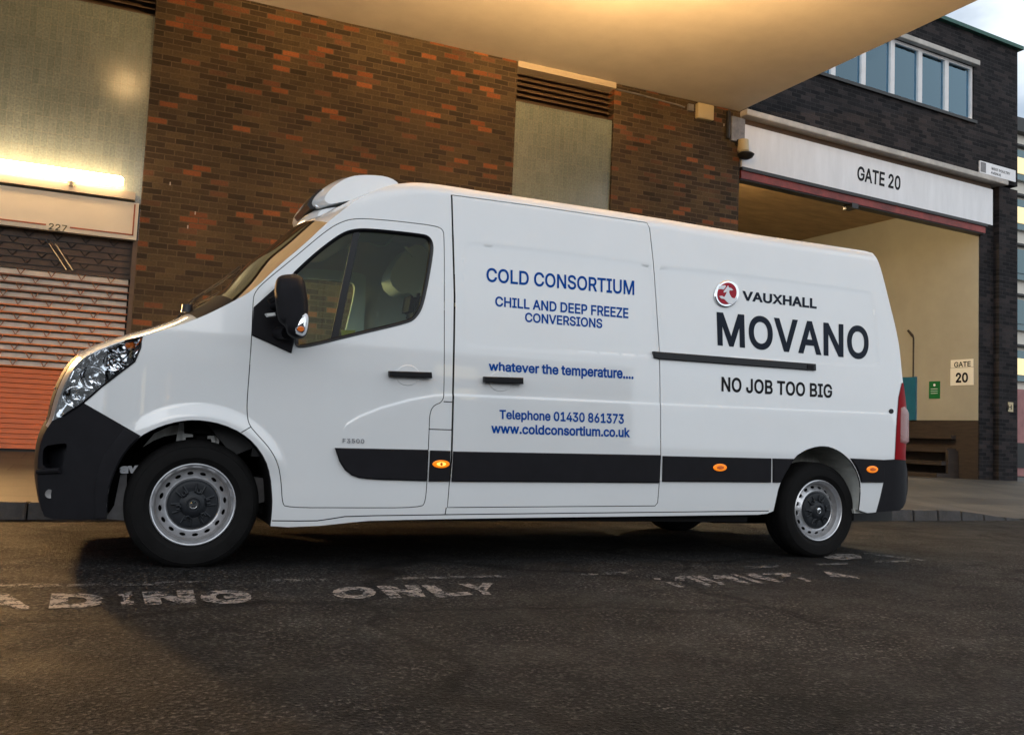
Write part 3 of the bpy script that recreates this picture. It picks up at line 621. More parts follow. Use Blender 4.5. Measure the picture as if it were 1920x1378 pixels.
# street nameplate
sn = tag(empty('street_nameplate', gf(6.7, -.03, 6.5)), 'white street nameplate at the corner of the dark brick wall', 'sign')
gb = gbox('plate', 6.15, 7.285, -.03, -.002, 6.40, 6.64, 'white_paint_board', sn); gbox('crest', 6.17, 6.33, -.034, -.029, 6.42, 6.62, 'metal_grey', sn)
child(gtext('WEST POULTRY', [(1859, 313.5), (1894, 324), (1859, 318.5), (1894, 329)], .01, 'black_text', -.033), sn); child(gtext('AVENUE', [(1858, 321.5), (1877, 327), (1858, 326), (1877, 331.5)], .01, 'black_text', -.033), sn)
hs = tag(empty('hydrant_sign', gf(7.15, -.01, 1.8)), 'small yellow H plate low on the brick pier', 'sign')
gbox('plate', 7.08, 7.235, -.012, 0, 1.72, 1.91, 'beige_box', hs)
child(gtext('H', [(1890, 759), (1897, 759), (1890, 768), (1897, 768)], .02, 'black_text', -.014), hs)
# far building seen past the corner
fb = tag(empty('office_building', (46, 26, 0)), 'far modern building with lit windows past the brick pier', 'building')
def fbox(name, x0, x1, z0, z1, m, y0=25, y1=32):
    mb = MB(); mb.box((x0, y0, z0), (x1, y1, z1)); return child(mb.build(name, M[m], None), fb)
fbox('stone_base', 36, 62, 0, 4.2, 'farpink'); fbox('wall', 36, 62, 4.2, 17.0, 'farwall', 25.3); fbox('roof', 35.8, 62.2, 17.0, 17.7, 'black_metal', 24.9)
fbox('shop_window', 36, 62, .4, 1.6, 'black_metal', 24.95)
for i in range(5):
    z = 4.6+i*2.5
    fbox('window', 36.2, 61.8, z, z+1.5, 'farglass', 25.05)
    for j in range(9): fbox('pane', 38.6+j*2.4, 39.9+j*2.4, z+.3, z+1.1, 'farlit' if (i*3+j) % 4 < 2 else 'farglass', 24.99)
    fbox('sill_band', 36, 62, z+1.7, z+1.8, 'black_metal', 25.0)
# building across the street, behind the camera: what the van's paint reflects
ob = tag(empty('street_building', (-10, -28, 0)), 'low dark brick building across the street with rows of windows', 'building')
def obox(name, x0, x1, z0, z1, m, y0=-30, y1=-27): mb = MB(); mb.box((x0, y0, z0), (x1, y1, z1)); return child(mb.build(name, M[m], None), ob)
obox('wall', -42, 19, 0, 6.0, 'darkbrick'); obox('parapet', -42.2, 19.2, 6.0, 6.25, 'concrete', -30.1, -26.9)
for i in range(14):
    for k in (0, 1):
        x0 = -40+i*4.2; obox('window', x0, x0+1.7, 1.0+k*2.6, 2.6+k*2.6, 'farlit' if (i*5+k*3) % 7 == 0 else 'farglass', -27.1, -26.98)

# ------------------------------------------------------------------ the van (side plane y = 0, front axle at x = 0)
VW = 2.07
van = tag(empty('delivery_van', (2.2, VW/2, 0)), 'white panel delivery van with blue and black side lettering parked at the kerb', 'van')
def vchild(o, p=None):
    o.parent = p or van
    if p is None: o.matrix_parent_inverse = Matrix.Translation(-Vector(van.location))
    return o
def chaikin(p, n=2, closed=False):
    p = np.array(p, float)
    for _ in range(n):
        if closed: a = p; b = np.roll(p, -1, 0); p = np.stack([.75*a+.25*b, .25*a+.75*b], 1).reshape(-1, 2)
        else:
            a = p[:-1]; b = p[1:]; q = np.stack([.75*a+.25*b, .25*a+.75*b], 1).reshape(-1, 2); p = np.vstack([p[:1], q, p[-1:]])
    return p
def sstep(x): x = np.clip(x, 0, 1); return x*x*(3-2*x)
# upper silhouette edge of the near side, from bumper bottom over bonnet, pillar and roof to the rear bumper
E_FRONT = [(83, 968), (76, 950), (72, 925), (69.5, 888), (72, 850), (78, 822), (88, 803), (99, 788), (106, 762), (118, 728), (135, 693), (156, 670), (190, 653), (222, 641), (246, 634), (268, 629), (300, 621), (334, 610.5), (366, 599), (394, 587), (434, 567), (474, 545), (522, 498.5), (570, 459), (613, 418), (632, 403), (665, 377), (699, 358.5), (735, 346.5), (770, 342.5), (800, 343.5), (842, 349), (900, 358.5)]
E_ROOF = [(1000, 373), (1144, 395), (1250, 412), (1360, 431), (1440, 443.5), (1505, 453), (1590, 466), (1622, 471)]
E_REAR = [(1636, 475), (1644, 484), (1652, 505), (1661, 540), (1669, 573), (1676.5, 602), (1683, 632), (1687, 656), (1692, 711), (1697, 745), (1699.5, 770), (1699, 819), (1697, 855), (1698, 866), (1702, 884), (1702.5, 910), (1700, 935), (1695, 950), (1686, 957)]
EPX = np.vstack([chaikin(E_FRONT, 2), E_ROOF, chaikin(E_REAR, 2)])
_roof = [ony(q, .19)[[0, 2]] for q in EPX if 640 < q[0] < 1640]
_roof = np.array(sorted([r for r in _roof], key=lambda r: r[0]))
def zE(x): return np.interp(x, _roof[:, 0], _roof[:, 1])
RR = 0.11
X_REAR = float(ony((1697, 800), .08)[0])
def S0(x, z):
    x = np.asarray(x, float); z = np.asarray(z, float)
    y = .95*np.clip(-.10-x, 0, .78)**2.6
    y = y + 3.0*np.clip(x-(X_REAR-.17), 0, .21)**2.2
    y = y + .085*(np.clip(z-1.12, 0, 1.4)/1.25)**1.35
    y = y + .25*np.clip(.40-z, 0, .4)**2
    d = np.clip(z-(zE(x)-RR), 0, RR*.97)
    y = y + (RR-np.sqrt(RR**2-d**2))*sstep((x-.70)/.5)
    return y
def xz(q, S=None, it=25):
    y = 0.05
    for _ in range(it):
        P = ony(q, y); y = .5*y+.5*float((S or S0)(P[0], P[2]))
    return P[[0, 2]]
def XZ(pts): return np.array([xz(q) for q in pts])
def poly_dist(P, poly, closed=True):
    P = np.asarray(P); d = np.full(len(P), 1e9); n = len(poly)
    for i in range(n if closed else n-1):
        a = poly[i]; b = poly[(i+1) % n]; ab = b-a; t = np.clip(((P-a) @ ab)/max(ab @ ab, 1e-12), 0, 1)
        d = np.minimum(d, np.linalg.norm(P-a-t[:, None]*ab, axis=1))
    return d
def inside(P, poly):
    P = np.asarray(P); c = np.zeros(len(P), bool); n = len(poly)
    for i in range(n):
        x0, y0 = poly[i]; x1, y1 = poly[(i+1) % n]
        m = ((y0 > P[:, 1]) != (y1 > P[:, 1])); 
        if y0 != y1: c ^= m & (P[:, 0] < (x1-x0)*(P[:, 1]-y0)/(y1-y0)+x0)
    return c
# pressings
PAN1 = XZ(chaikin([(866, 480), (867, 462), (884, 453), (1000, 467.5), (1212, 493.5), (1224, 500), (1232, 622), (1234, 662), (1226, 671), (1060, 661), (892, 650), (876, 645), (868, 630), (866, 560)], 2, True))
PAN2 = XZ(chaikin([(1232, 500), (1245, 499.5), (1440, 521), (1626, 545), (1638, 552), (1645, 620), (1651, 680), (1646, 689), (1440, 677), (1250, 664), (1240, 655), (1236, 600)], 2, True))
CREASE = XZ([(642, 812), (650, 797), (672, 783), (715, 766), (770, 751), (815, 743), (850, 742), (1040, 750), (1238, 759), (1450, 768), (1668, 777)])
def recess(P, poly, depth, ramp_w):
    d = poly_dist(P, poly); ins = inside(P, poly); return np.where(ins, depth*sstep(d/ramp_w), 0)
AF = np.array([xz((362, 945))]).ravel()           # front arch centre
def S(x, z):
    x = np.asarray(x, float); z = np.asarray(z, float); sh = np.broadcast(x, z).shape
    y = S0(x, z); P = np.stack([np.broadcast_to(x, sh).ravel(), np.broadcast_to(z, sh).ravel()], 1)
    e = recess(P, PAN1, .010, .020)+recess(P, PAN2, .011, .018)
    zc = np.interp(P[:, 0], CREASE[:, 0], CREASE[:, 1])
    k = sstep((P[:, 0]-CREASE[0, 0])/.05)
    e = e+k*(-.007*(1-sstep((P[:, 1]-zc+.004)/.02)))*sstep((X_REAR-.1-P[:, 0])/.1)
    r = np.hypot(P[:, 0]-AF[0], P[:, 1]-AF[1]); e = e-.022*(1-sstep((r-.46)/.09))*sstep((P[:, 1]-.45)/.2)*sstep((P[:, 0]+.40)/.2)
    return y+e.reshape(sh)
def surf(P, off=0.0):
    P = np.asarray(P); return np.stack([P[:, 0], S(P[:, 0], P[:, 1])+off, P[:, 1]], 1)
def snorm(P):
    P = np.asarray(P); h = .002
    dx = (S(P[:, 0]+h, P[:, 1])-S(P[:, 0]-h, P[:, 1]))/(2*h); dz = (S(P[:, 0], P[:, 1]+h)-S(P[:, 0], P[:, 1]-h))/(2*h)
    n = np.stack([dx, -np.ones(len(P)), dz], 1); return n/np.linalg.norm(n, axis=1)[:, None]
def cdt(loops, lines=(), pts=(), grid=None):
    V = []; Ed = []
    for lp in loops:
        k = len(V); V += [tuple(p) for p in lp]; Ed += [(k+i, k+(i+1) % len(lp)) for i in range(len(lp))]
    for l in lines:
        k = len(V); V += [tuple(p) for p in l]; Ed += [(k+i, k+i+1) for i in range(len(l)-1)]
    if grid is not None:
        allp = np.array(V); lo = loops[0].min(0); hi = loops[0].max(0)
        gx, gz = np.meshgrid(np.arange(lo[0]+grid/2, hi[0], grid), np.arange(lo[1]+grid/2, hi[1], grid)); gx = gx+(np.arange(gx.shape[0]) % 2)[:, None]*grid/2
        G = np.stack([gx.ravel(), gz.ravel()], 1); G = G[inside(G, loops[0])]
        keep = np.ones(len(G), bool)
        for i in range(0, len(allp), 400):
            dd = np.linalg.norm(G[:, None]-allp[None, i:i+400], axis=2).min(1); keep &= dd > grid*.35
        V += [tuple(p) for p in G[keep]]
    V += [tuple(p) for p in pts]
    r = delaunay_2d_cdt([Vector(v) for v in V], Ed, [], 0, 1e-5, False)
    v = np.array([(p[0], p[1]) for p in r[0]]); f = np.array([t for t in r[2] if len(t) == 3])
    return v, f
def resample(p, step, closed=False):
    p = np.asarray(p); out = []; n = len(p)
    for i in range(n if closed else n-1):
        a = p[i]; b = p[(i+1) % n]; k = max(1, int(np.linalg.norm(b-a)/step)); out += [a+(b-a)*j/k for j in range(k)]
    if not closed: out.append(p[-1])
    return np.array(out)
def offset_line(p, d, closed=False):
    p = np.asarray(p); n = len(p); out = []
    for i in range(n):
        a = p[i-1] if (i > 0 or closed) else p[i]; b = p[(i+1) % n] if (i < n-1 or closed) else p[i]
        t = b-a; t = t/(np.linalg.norm(t)+1e-9); out.append(p[i]+d*np.array([-t[1], t[0]]))
    return np.array(out)

EXZ = XZ(EPX)
ARCH_F = XZ(chaikin([(507, 986), (510, 960), (510.6, 932), (507, 893), (496.5, 860.5), (477, 832), (451, 810.5), (416, 795), (381, 788), (350.6, 787.5), (318, 793.5), (289.7, 803.5), (264, 817.5), (243, 837), (226, 860), (212, 890), (203, 919), (200, 948), (199, 973)], 1))
ARCH_R = XZ(chaikin([(1609, 956), (1611, 942), (1612.5, 917.6), (1610.8, 900), (1604.7, 882.7), (1596, 867), (1583.8, 854), (1571.6, 845), (1556, 838), (1540, 836), (1524.5, 838.3), (1507, 844.4), (1489.7, 855.7), (1477, 877), (1461, 904), (1449, 957.5)], 1))
BOT_A = XZ([(1640, 960), (1625, 961.5)])
SILL = XZ([(1437, 962.5), (1420, 964.5), (1200, 967.5), (1000, 970), (900, 971.5), (760, 974), (690, 976), (657, 979), (599, 985.5), (540, 988)])
BOT_F = XZ([(150, 974.5), (100, 973.5)])
OUT = np.vstack([EXZ, BOT_A, ARCH_R, SILL, ARCH_F, BOT_F])
HEAD = XZ([(99.5, 788), (106, 762), (118, 728), (135.5, 693), (156, 671.5), (190, 655), (222, 643.5), (246, 636.5), (267, 632), (263, 652), (252, 678), (223, 700), (190.6, 725), (156, 755), (118, 780)])
BUMP = XZ([(60, 1000), (40, 880), (60, 800), (99.5, 788), (118, 780), (156, 755), (264, 817), (243, 837), (226, 860), (212, 890), (203, 919), (200, 948), (199, 973), (199, 1000)])
FOG = XZ(chaikin([(80, 845), (86, 836), (98, 833.5), (122, 830.5), (126, 834), (123, 850), (117, 875), (112, 878.5), (80, 879)], 1, True))
WIN = XZ(chaikin([(552, 643), (554, 649), (562, 653.5), (590, 649), (674, 628), (766, 606.4), (780, 597.5), (793, 577.4), (803, 531.7), (812, 479), (813, 456), (804, 441.5), (785, 437.8), (735, 432.2), (690, 428.3), (666, 428.8), (643, 435), (613, 455.5), (583, 480), (552, 509), (549, 513)], 2, True))
TAIL = XZ([(1690.4, 718), (1684.4, 745), (1679, 803), (1676, 861), (1700, 863), (1720, 800), (1720, 718)])
RBUMP = XZ([(1656, 862), (1676, 861), (1700, 863), (1730, 880), (1730, 990), (1625, 990), (1641, 960), (1648, 935), (1655, 904)])
TRI = XZ([(472, 629), (475.7, 576), (512, 543.5), (549, 513), (551, 641.5), (546, 662.5)])
DOOR = XZ(chaikin([(474.5, 566), (477, 550), (491.5, 532), (552, 483), (613.4, 431), (644, 414.5), (668, 410), (705, 411.3), (766, 417.4), (814, 423.5), (830, 429.6), (833, 443), (833, 560), (833, 720), (831, 753), (812, 760), (805, 775), (804, 804), (802.5, 839), (800, 902), (797, 940), (789, 951.5), (660, 951.5), (536, 951.5), (529, 941.5), (527.3, 902), (520.4, 867), (504, 839), (483, 816), (466.5, 797), (463, 775), (463.5, 746), (468, 690), (472, 629)], 2, True))
SLIDE = XZ([(846.6, 366), (1000, 386.5), (1213, 418), (1218, 429), (1225, 491.8), (1234, 622.8), (1236, 653), (1237.5, 760), (1237.8, 856), (1235, 905), (1232, 942), (1227, 948), (1100, 949), (838, 951), (842, 902), (846, 857), (849, 745), (850.5, 684), (852.3, 556), (849, 440)])
def seam_lines(): 
    L = [(np.vstack([DOOR, DOOR[:1]]), .0024), (np.vstack([SLIDE[:13]]), .0026), (SLIDE[12:15], .0025), (SLIDE[14:], .006)]
    L.append((np.vstack([SLIDE[-1:], SLIDE[:1]]), .0055))
    for pl, hw in (([(831, 753), (849, 754)], .003), ([(804, 804.5), (847, 806)], .003), ([(836, 951), (834, 963)], .003), ([(510, 976), (560, 976.5), (595, 976), (620, 972.5), (646, 968), (700, 966.3), (900, 963.5), (1100, 961.3), (1300, 959), (1440, 957.5)], .003), ([(451, 811), (470, 800)], .0025)):
        L.append((XZ(pl), hw))
    return L
SEAMS = [(resample(l, .05), hw) for l, hw in seam_lines()]
loops = [OUT, WIN, HEAD, FOG, TAIL, RBUMP, BUMP, PAN1, offset_line(PAN1, .022, True), PAN2, offset_line(PAN2, .022, True), offset_line(PAN1, -.022, True), offset_line(PAN2, -.022, True)]
lines = []
for l, hw in SEAMS: lines += [offset_line(l, hw), offset_line(l, -hw)]
cz = resample(CREASE, .06); lines += [cz+[0, -.004], cz+[0, .006], cz+[0, .016]]
for r in (.46, .49, .52, .55):
    lines.append(np.array([[AF[0]+r*math.cos(a), AF[1]+r*math.sin(a)] for a in np.linspace(.15, math.pi*.85, 40)]))
rl = np.linspace(.9, X_REAR-.05, 60)
for dd in (.0, .035, .06, .08, .095): lines.append(np.stack([rl, zE(rl)-RR+dd], 1))
V2, F2 = cdt(loops, lines, grid=.055)
C2 = V2[F2].mean(1)
keep = inside(C2, OUT); F2 = F2[keep]; C2 = C2[keep]
reg = np.full(len(F2), 'body', dtype=object)
ind = inside(C2, DOOR); ins_ = inside(C2, SLIDE)
reg[ind] = 'door'; reg[ins_] = 'slide'
reg[inside(C2, BUMP)] = 'bump'; reg[inside(C2, RBUMP)] = 'rbump'; reg[inside(C2, TAIL)] = 'tail'; reg[inside(C2, HEAD)] = 'head'
for l, hw in SEAMS: reg[(poly_dist(C2, l, False) < hw) & (reg != 'bump') & (reg != 'head')] = 'seam'
reg[inside(C2, FOG)] = 'fog'; reg[inside(C2, WIN)] = 'win'
V3 = surf(V2); N3 = snorm(V2)
def region(name, key, m, off=0.0, parent=None, flip=False, keys=None):
    sel = np.isin(reg, keys or [key]); f = F2[sel]; u, inv = np.unique(f.ravel(), return_inverse=True); f = inv.reshape(-1, 3)
    v = V3[u].copy(); n = N3[u].copy(); v[:, 1] += off
    # face the triangles outwards (towards -y)
    a = v[f[:, 1]]-v[f[:, 0]]; b = v[f[:, 2]]-v[f[:, 0]]; s = np.cross(a, b)[:, 1] > 0; f[s] = f[s][:, ::-1]
    if flip: v[:, 1] = VW-v[:, 1]; n[:, 1] *= -1; f = f[:, ::-1]
    return vchild(mk(name, v, f, M[m], None, norms=n), parent)
body = region('body_side', 'body', 'paint'); door = region('cab_door', 'door', 'paint'); slide = region('sliding_door', 'slide', 'paint')
fbump = region('front_bumper', 'bump', 'plastic'); rbump = region('rear_bumper', 'rbump', 'plastic')
tail = region('tail_light', 'tail', 'red_lens', -.004); region('shut_gap', 'seam', 'seam', .012)
head = region('headlight', 'head', 'lens'); 
region('body_side', None, 'paint', flip=True, keys=['body', 'slide', 'seam']); fdoor = region('cab_door', 'door', 'paint', flip=True)
region('front_bumper', None, 'plastic', flip=True, keys=['bump', 'fog']); region('rear_bumper', 'rbump', 'plastic', flip=True); region('tail_light', 'tail', 'red_lens', flip=True); region('headlight', 'head', 'lens', flip=True)

def surf_patch(name, poly, m, off=-.01, thick=.02, parent=None, grid=.05, bev=.004, mirror=False, smooth_loop=0):
    poly = np.asarray(poly)
    if smooth_loop: poly = chaikin(poly, smooth_loop, True)
    poly = resample(poly, .06, True)
    ar = .5*np.sum(poly[:, 0]*np.roll(poly[:, 1], -1)-np.roll(poly[:, 0], -1)*poly[:, 1])
    if ar < 0: poly = poly[::-1]
    inner = offset_line(poly, bev, True)
    v, f = cdt([inner], grid=grid); c = v[f].mean(1); f = f[inside(c, inner)]
    top = np.stack([v[:, 0], S0(v[:, 0], v[:, 1])+off, v[:, 1]], 1)
    nv = list(top); nf = []
    for t in f:
        a, b, cc = top[t]; nf.append(tuple(t) if np.cross(b-a, cc-a)[1] < 0 else tuple(t[::-1]))
    def ring(p, o):
        k = len(nv); nv.extend(np.stack([p[:, 0], S0(p[:, 0], p[:, 1])+o, p[:, 1]], 1)); return k
    n = len(poly); k0 = ring(inner, off); k1 = ring(poly, off+bev*.8); k2 = ring(poly, off+thick)
    for a, b in ((k0, k1), (k1, k2)):
        for i in range(n): nf.append((a+i, a+(i+1) % n, b+(i+1) % n, b+i))
    o = mk(name, nv, nf, M[m]); me = o.data
    bm = bmesh.new(); bm.from_mesh(me); bmesh.ops.remove_doubles(bm, verts=bm.verts, dist=1e-5); bmesh.ops.recalc_face_normals(bm, faces=bm.faces)
    if sum(f_.normal.y*f_.calc_area() for f_ in bm.faces) > 0: bmesh.ops.reverse_faces(bm, faces=bm.faces)
    bm.to_mesh(me); bm.free()
    me.polygons.foreach_set('use_smooth', [True]*len(me.polygons)); me.set_sharp_from_angle(angle=math.radians(35))
    return vchild(o, parent)
# --- belt: front face, bonnet, windscreen, roof and rear as one family of cross curves between the two side edges
Epos = surf(EXZ); ne = len(Epos)
tg = np.gradient(EXZ, axis=0); tg /= np.linalg.norm(tg, axis=1)[:, None]
for _ in range(3): tg[1:-1] = (tg[:-2]+2*tg[1:-1]+tg[2:])/4
tg /= np.linalg.norm(tg, axis=1)[:, None]
nr = np.stack([-tg[:, 1], tg[:, 0]], 1)
kx = EPX[:, 0]; idx = np.arange(ne)
def key(pts): # amplitude by index of the nearest edge pixel
    ii = [int(np.argmin(np.hypot(EPX[:, 0]-p[0], EPX[:, 1]-p[1]))) for p, _ in pts]; return np.interp(idx, ii, [a for _, a in pts])
amp = key([((83, 968), .02), ((69.5, 888), .045), ((88, 803), .055), ((118, 728), .075), ((156, 670), .075), ((222, 641), .07), ((268, 629), .075), ((334, 610), .085), ((434, 567), .11), ((522, 498), .15), ((613, 418), .13), ((665, 377), .06), ((735, 346), .04), ((900, 358), .035), ((1590, 466), .03), ((1636, 475), .02), ((1699, 800), .02), ((1686, 957), .02)])
ws = np.concatenate([np.linspace(0, .12, 9), np.linspace(.16, .84, 18), np.linspace(.88, 1, 9)])
def belt_pt(i, wv, off=0.0):
    b = amp[i]*(1-abs(2*wv-1)**3.2)+off; y0 = Epos[i, 1]
    return (EXZ[i, 0]+nr[i, 0]*b, y0+(VW-2*y0)*wv, EXZ[i, 1]+nr[i, 1]*b)
def near_i(p): return int(np.argmin(np.hypot(EPX[:, 0]-p[0], EPX[:, 1]-p[1])))
def belt(name, i0, i1, m, w0=0., w1=1., off=0.0, parent=None):
    wv = [w for w in ws if w0-1e-6 <= w <= w1+1e-6]; v = []; f = []; L = len(wv)
    for i in range(i0, i1+1): v += [belt_pt(i, w, off) for w in wv]
    for i in range(i1-i0):
        for j in range(L-1): f.append((i*L+j, i*L+j+1, (i+1)*L+j+1, (i+1)*L+j))
    o = mk(name, v, f, M[m], None, smooth=True); return vchild(o, parent)
iA = near_i((90, 799)); iB = near_i((156, 672)); iC = near_i((366, 599)); iD = near_i((440, 564)); iE_ = near_i((614, 417)); iF = near_i((842, 349)); iG = near_i((1636, 475)); iH = near_i((1697, 858))
belt('front_bumper', 0, iA, 'plastic'); belt('grille', iA, iB, 'plastic', .08, .92); belt('headlight_surround', iA, iB, 'nose', 0, .08); belt('headlight_surround', iA, iB, 'nose', .92, 1)
bon = belt('bonnet', iB, iC, 'paint'); belt('scuttle_panel', iC, iD, 'plastic'); belt('windscreen', iD, iE_, 'screen', .0, 1)
belt('roof_front', iE_, iF, 'paint'); belt('roof', iF, iG, 'paint'); belt('rear_doors', iG, iH, 'paint'); belt('rear_bumper', iH, ne-1, 'plastic')
belt('headliner', iE_+1, iF+2, 'headliner', .02, .98, -.05)
# grille bars and wiper
gb_ = MB()
for k in (3, 7, 11):
    i = iA+k
    if i < iB: gb_.tube([belt_pt(i, w, -.004) for w in np.linspace(.14, .86, 14)], .010, 6)
vchild(gb_.build('grille_bar', M['chrome'], None, smooth=True))
wp = MB()
i0 = iC+2
wp.tube([belt_pt(iC+1, .20, .03), belt_pt(iC+4, .22, .05), belt_pt(min(iD+4, ne-1), .34, .04), belt_pt(iD+9, .62, .035)], .010, 6)
wp.tube([belt_pt(iC+1, .55, .03), belt_pt(iC+3, .56, .045), belt_pt(iD+6, .80, .04)], .010, 6); wp.lathe([(0, .03), (.03, .025), (.035, -.02), (0, -.02)], belt_pt(iC+1, .20, .02), 12, 'Z')
vchild(wp.build('wiper', M['gloss_black'], None, smooth=True))
# --- headlight inside
hb = MB()
hv, hf = cdt([resample(HEAD, .04, True)], grid=.022); hc = hv[hf].mean(1); hf = hf[inside(hc, HEAD)]
def hdepth(P):
    d = poly_dist(P, HEAD); return .012+.05*sstep(d/.05)
hz = np.stack([hv[:, 0], S0(hv[:, 0], hv[:, 1])+hdepth(hv)+.006*np.sin(hv[:, 0]*60+hv[:, 1]*45), hv[:, 1]], 1)
vchild(mk('reflector', hz, hf, M['chrome'], None, smooth=True), head)
for (px, r) in (((140, 742), .060), ((172, 708), .062), ((212, 678), .050)):
    p = xz(px); y = float(S0(*p)); bw = MB()
    bw.lathe([(r, .03), (r*.98, .018), (r*.9, .03), (r*.6, .055), (r*.3, .066), (.001, .07)], (p[0], y, p[1]), 24, 'Y'); bw.lathe([(.001, .015), (.014, .022), (.016, .05)], (p[0], y, p[1]), 12, 'Y')
    vchild(bw.build('reflector_bowl', M['chrome'], None, smooth=True), head)
p = xz((243, 645)); y = float(S0(*p)); bw = MB(); bw.lathe([(.001, .014), (.02, .02), (.026, .045)], (p[0], y, p[1]), 14, 'Y'); vchild(bw.build('indicator_bulb', M['amber_dull'], None, smooth=True), head)
hk = resample(HEAD, .03, True); mb = MB(); hl_pts = [(q[0], float(S0(*q))-.001, q[1]) for q in hk[len(hk)//2-2:]]; mb.tube(hl_pts, .0055, 6); vchild(mb.build('seal', M['gloss_black'], None, smooth=True), head)
# fog recess
fz = resample(FOG, .03, True); mb = MB(); nF = len(fz)
a = [(q[0], float(S(*q)), q[1]) for q in fz]; b_ = [(q[0]+.02, float(S0(*q))+.09, q[1]) for q in fz]
mb.add(a+b_, [(i, (i+1) % nF, nF+(i+1) % nF, nF+i) for i in range(nF)]+[tuple(nF+i for i in range(nF))]); vchild(mb.build('fog_recess', M['gloss_black'], None), fbump)
mb = MB(); pts = [xz(q) for q in ((72, 884), (114, 882))]; mb.tube([(q[0], float(S0(*q))-.006, q[1]) for q in pts], .016, 8); vchild(mb.build('fog_ledge', M['plastic'], None, smooth=True), fbump)
pq = xz((94, 926)); mb = MB(); mb.lathe([(.001, -.004), (.022, -.006), (.026, .01)], (pq[0], float(S0(*pq)), pq[1]), 16, 'Y'); vchild(mb.build('tow_eye_cover', M['steel_dark'], None, smooth=True), fbump)
# bumper arch lip (lighter grey band)
surf_patch('bumper_arch_lip', XZ([(262, 817), (243, 837), (226, 860), (212, 890), (203, 919), (200, 948), (199, 972), (178, 972), (177, 930), (181, 890), (193, 856), (212, 830), (233, 803)]), 'plastic', -.014, .02, fbump, bev=.006)
# --- rub strips, marker lights, handles, rail, badge
for pts, sm in (([(627.5, 839.5), (801, 843), (799, 901.5), (712, 899), (688, 897.5), (672, 895.5), (658, 890.5), (646, 881), (636, 865)], 0), ([(805.5, 844), (843, 845), (841, 902), (802.5, 902)], 0),
                ([(849, 846), (1100, 850.5), (1237, 853), (1234.5, 905), (1100, 904), (845.4, 902.5)], 0), ([(1241, 854.5), (1443.6, 859), (1443, 904), (1240, 902.5)], 0),
                ([(1447, 859), (1487, 860), (1474, 879), (1461, 904), (1447, 904)], 0), ([(1592.5, 859), (1656, 862), (1654.5, 904), (1612.5, 904), (1610, 893), (1603, 876)], 0)):
    surf_patch('rub_strip', XZ(pts), 'plastic', -.022, .024, bev=.007)
def ellipse(c, a, b, n=20, rot=0): return [(c[0]+a*math.cos(t)*math.cos(rot)-b*math.sin(t)*math.sin(rot), c[1]+a*math.cos(t)*math.sin(rot)+b*math.sin(t)*math.cos(rot)) for t in np.linspace(0, 2*math.pi, n, endpoint=False)]
for c, a, b in (((824.5, 869.5), 16, 7.5), ((1346, 876), 12.5, 7), ((1631, 879.5), 10.5, 6.5)):
    ml = surf_patch('marker_light', XZ(ellipse(c, a, b)), 'amber', -.030, .012, bev=.005)
    surf_patch('bulb', XZ(ellipse(c, a*.55, b*.5)), 'amber_hot' if c[0] < 900 else 'amber_dull', -.0325, .004, ml, bev=.002)
    surf_patch('bulb_core', XZ(ellipse(c, 2.6, 3.0)), 'amber_dull', -.0345, .003, ml, bev=.001)
def handle(px, par):
    surf_patch('handle_cup', XZ(ellipse(((px[0][0]+px[1][0])/2-2, (px[0][1]+px[2][1])/2+1), 23, 20)), 'paint', -.0035, .006, par, bev=.005)
    surf_patch('door_handle', XZ(px), 'gloss_black', -.040, .030, par, bev=.004)
handle([(726.5, 696), (806, 698.5), (807, 709.5), (727, 706)], door); handle([(904, 706.5), (977, 708.5), (977, 720.5), (904, 717)], slide)
surf_patch('door_rail', XZ([(1224, 659), (1236, 660), (1527, 682.5), (1527.5, 695), (1236, 673.5), (1225, 671)]), 'gloss_black', -.018, .03, bev=.004)
surf_patch('rail_end_stop', XZ([(1510, 684), (1522, 685), (1522, 692.5), (1510, 691.5)]), 'plastic', -.022, .01, bev=.002)
surf_patch('lock_cover', XZ(ellipse((1670.5, 771), 4, 4.6, 14)), 'gloss_black', -.008, .014, bev=.002)
surf_patch('clear_lens', XZ([(1688, 765), (1695, 762), (1703, 775), (1703, 828), (1697, 832), (1687, 829)]), 'clear_lens', -.008, .01, tail, bev=.002)
# --- side window: seal, glass, divider, mirror plate
WINI = offset_line(WIN, .021, True)
if abs(np.ptp(WINI[:, 0])) > np.ptp(WIN[:, 0]): WINI = offset_line(WIN, -.021, True)
def ring_mesh(name, a, b, off, m, par, flip=False):
    n = len(a); v = [(q[0], float(S0(*q))+off-.003, q[1]) for q in a]+[(q[0], float(S0(*q))+off, q[1]) for q in b]+[(q[0], float(S0(*q))+off+.025, q[1]) for q in b]+[(q[0], float(S0(*q))+off+.02, q[1]) for q in a]
    if flip: v = [(x, VW-y, z) for x, y, z in v]
    f = []
    for k in range(3): f += [(k*n+i, k*n+(i+1) % n, (k+1)*n+(i+1) % n, (k+1)*n+i) for i in range(n)]
    o = mk(name, v, f, M[m], None, smooth=True); return vchild(o, par)
def glass_mesh(par, flip=False):
    v, f = cdt([WINI], grid=.08); f = f[inside(v[f].mean(1), WINI)]
    P = np.stack([v[:, 0], S0(v[:, 0], v[:, 1])+.012, v[:, 1]], 1)
    if flip: P[:, 1] = VW-P[:, 1]
    return vchild(mk('side_window', P, f, M['glass'], None, smooth=True), par)
for par, fl_ in ((door, False), (fdoor, True)): ring_mesh('window_seal', WIN, WINI, 0, 'gloss_black', par, fl_); glass_mesh(par, fl_)
surf_patch('window_divider', XZ([(663, 433), (676, 433), (635, 632), (620, 636)]), 'gloss_black', .002, .012, door, bev=.003)
surf_patch('mirror_plate', TRI, 'plastic', -.012, .03, door, bev=.006)
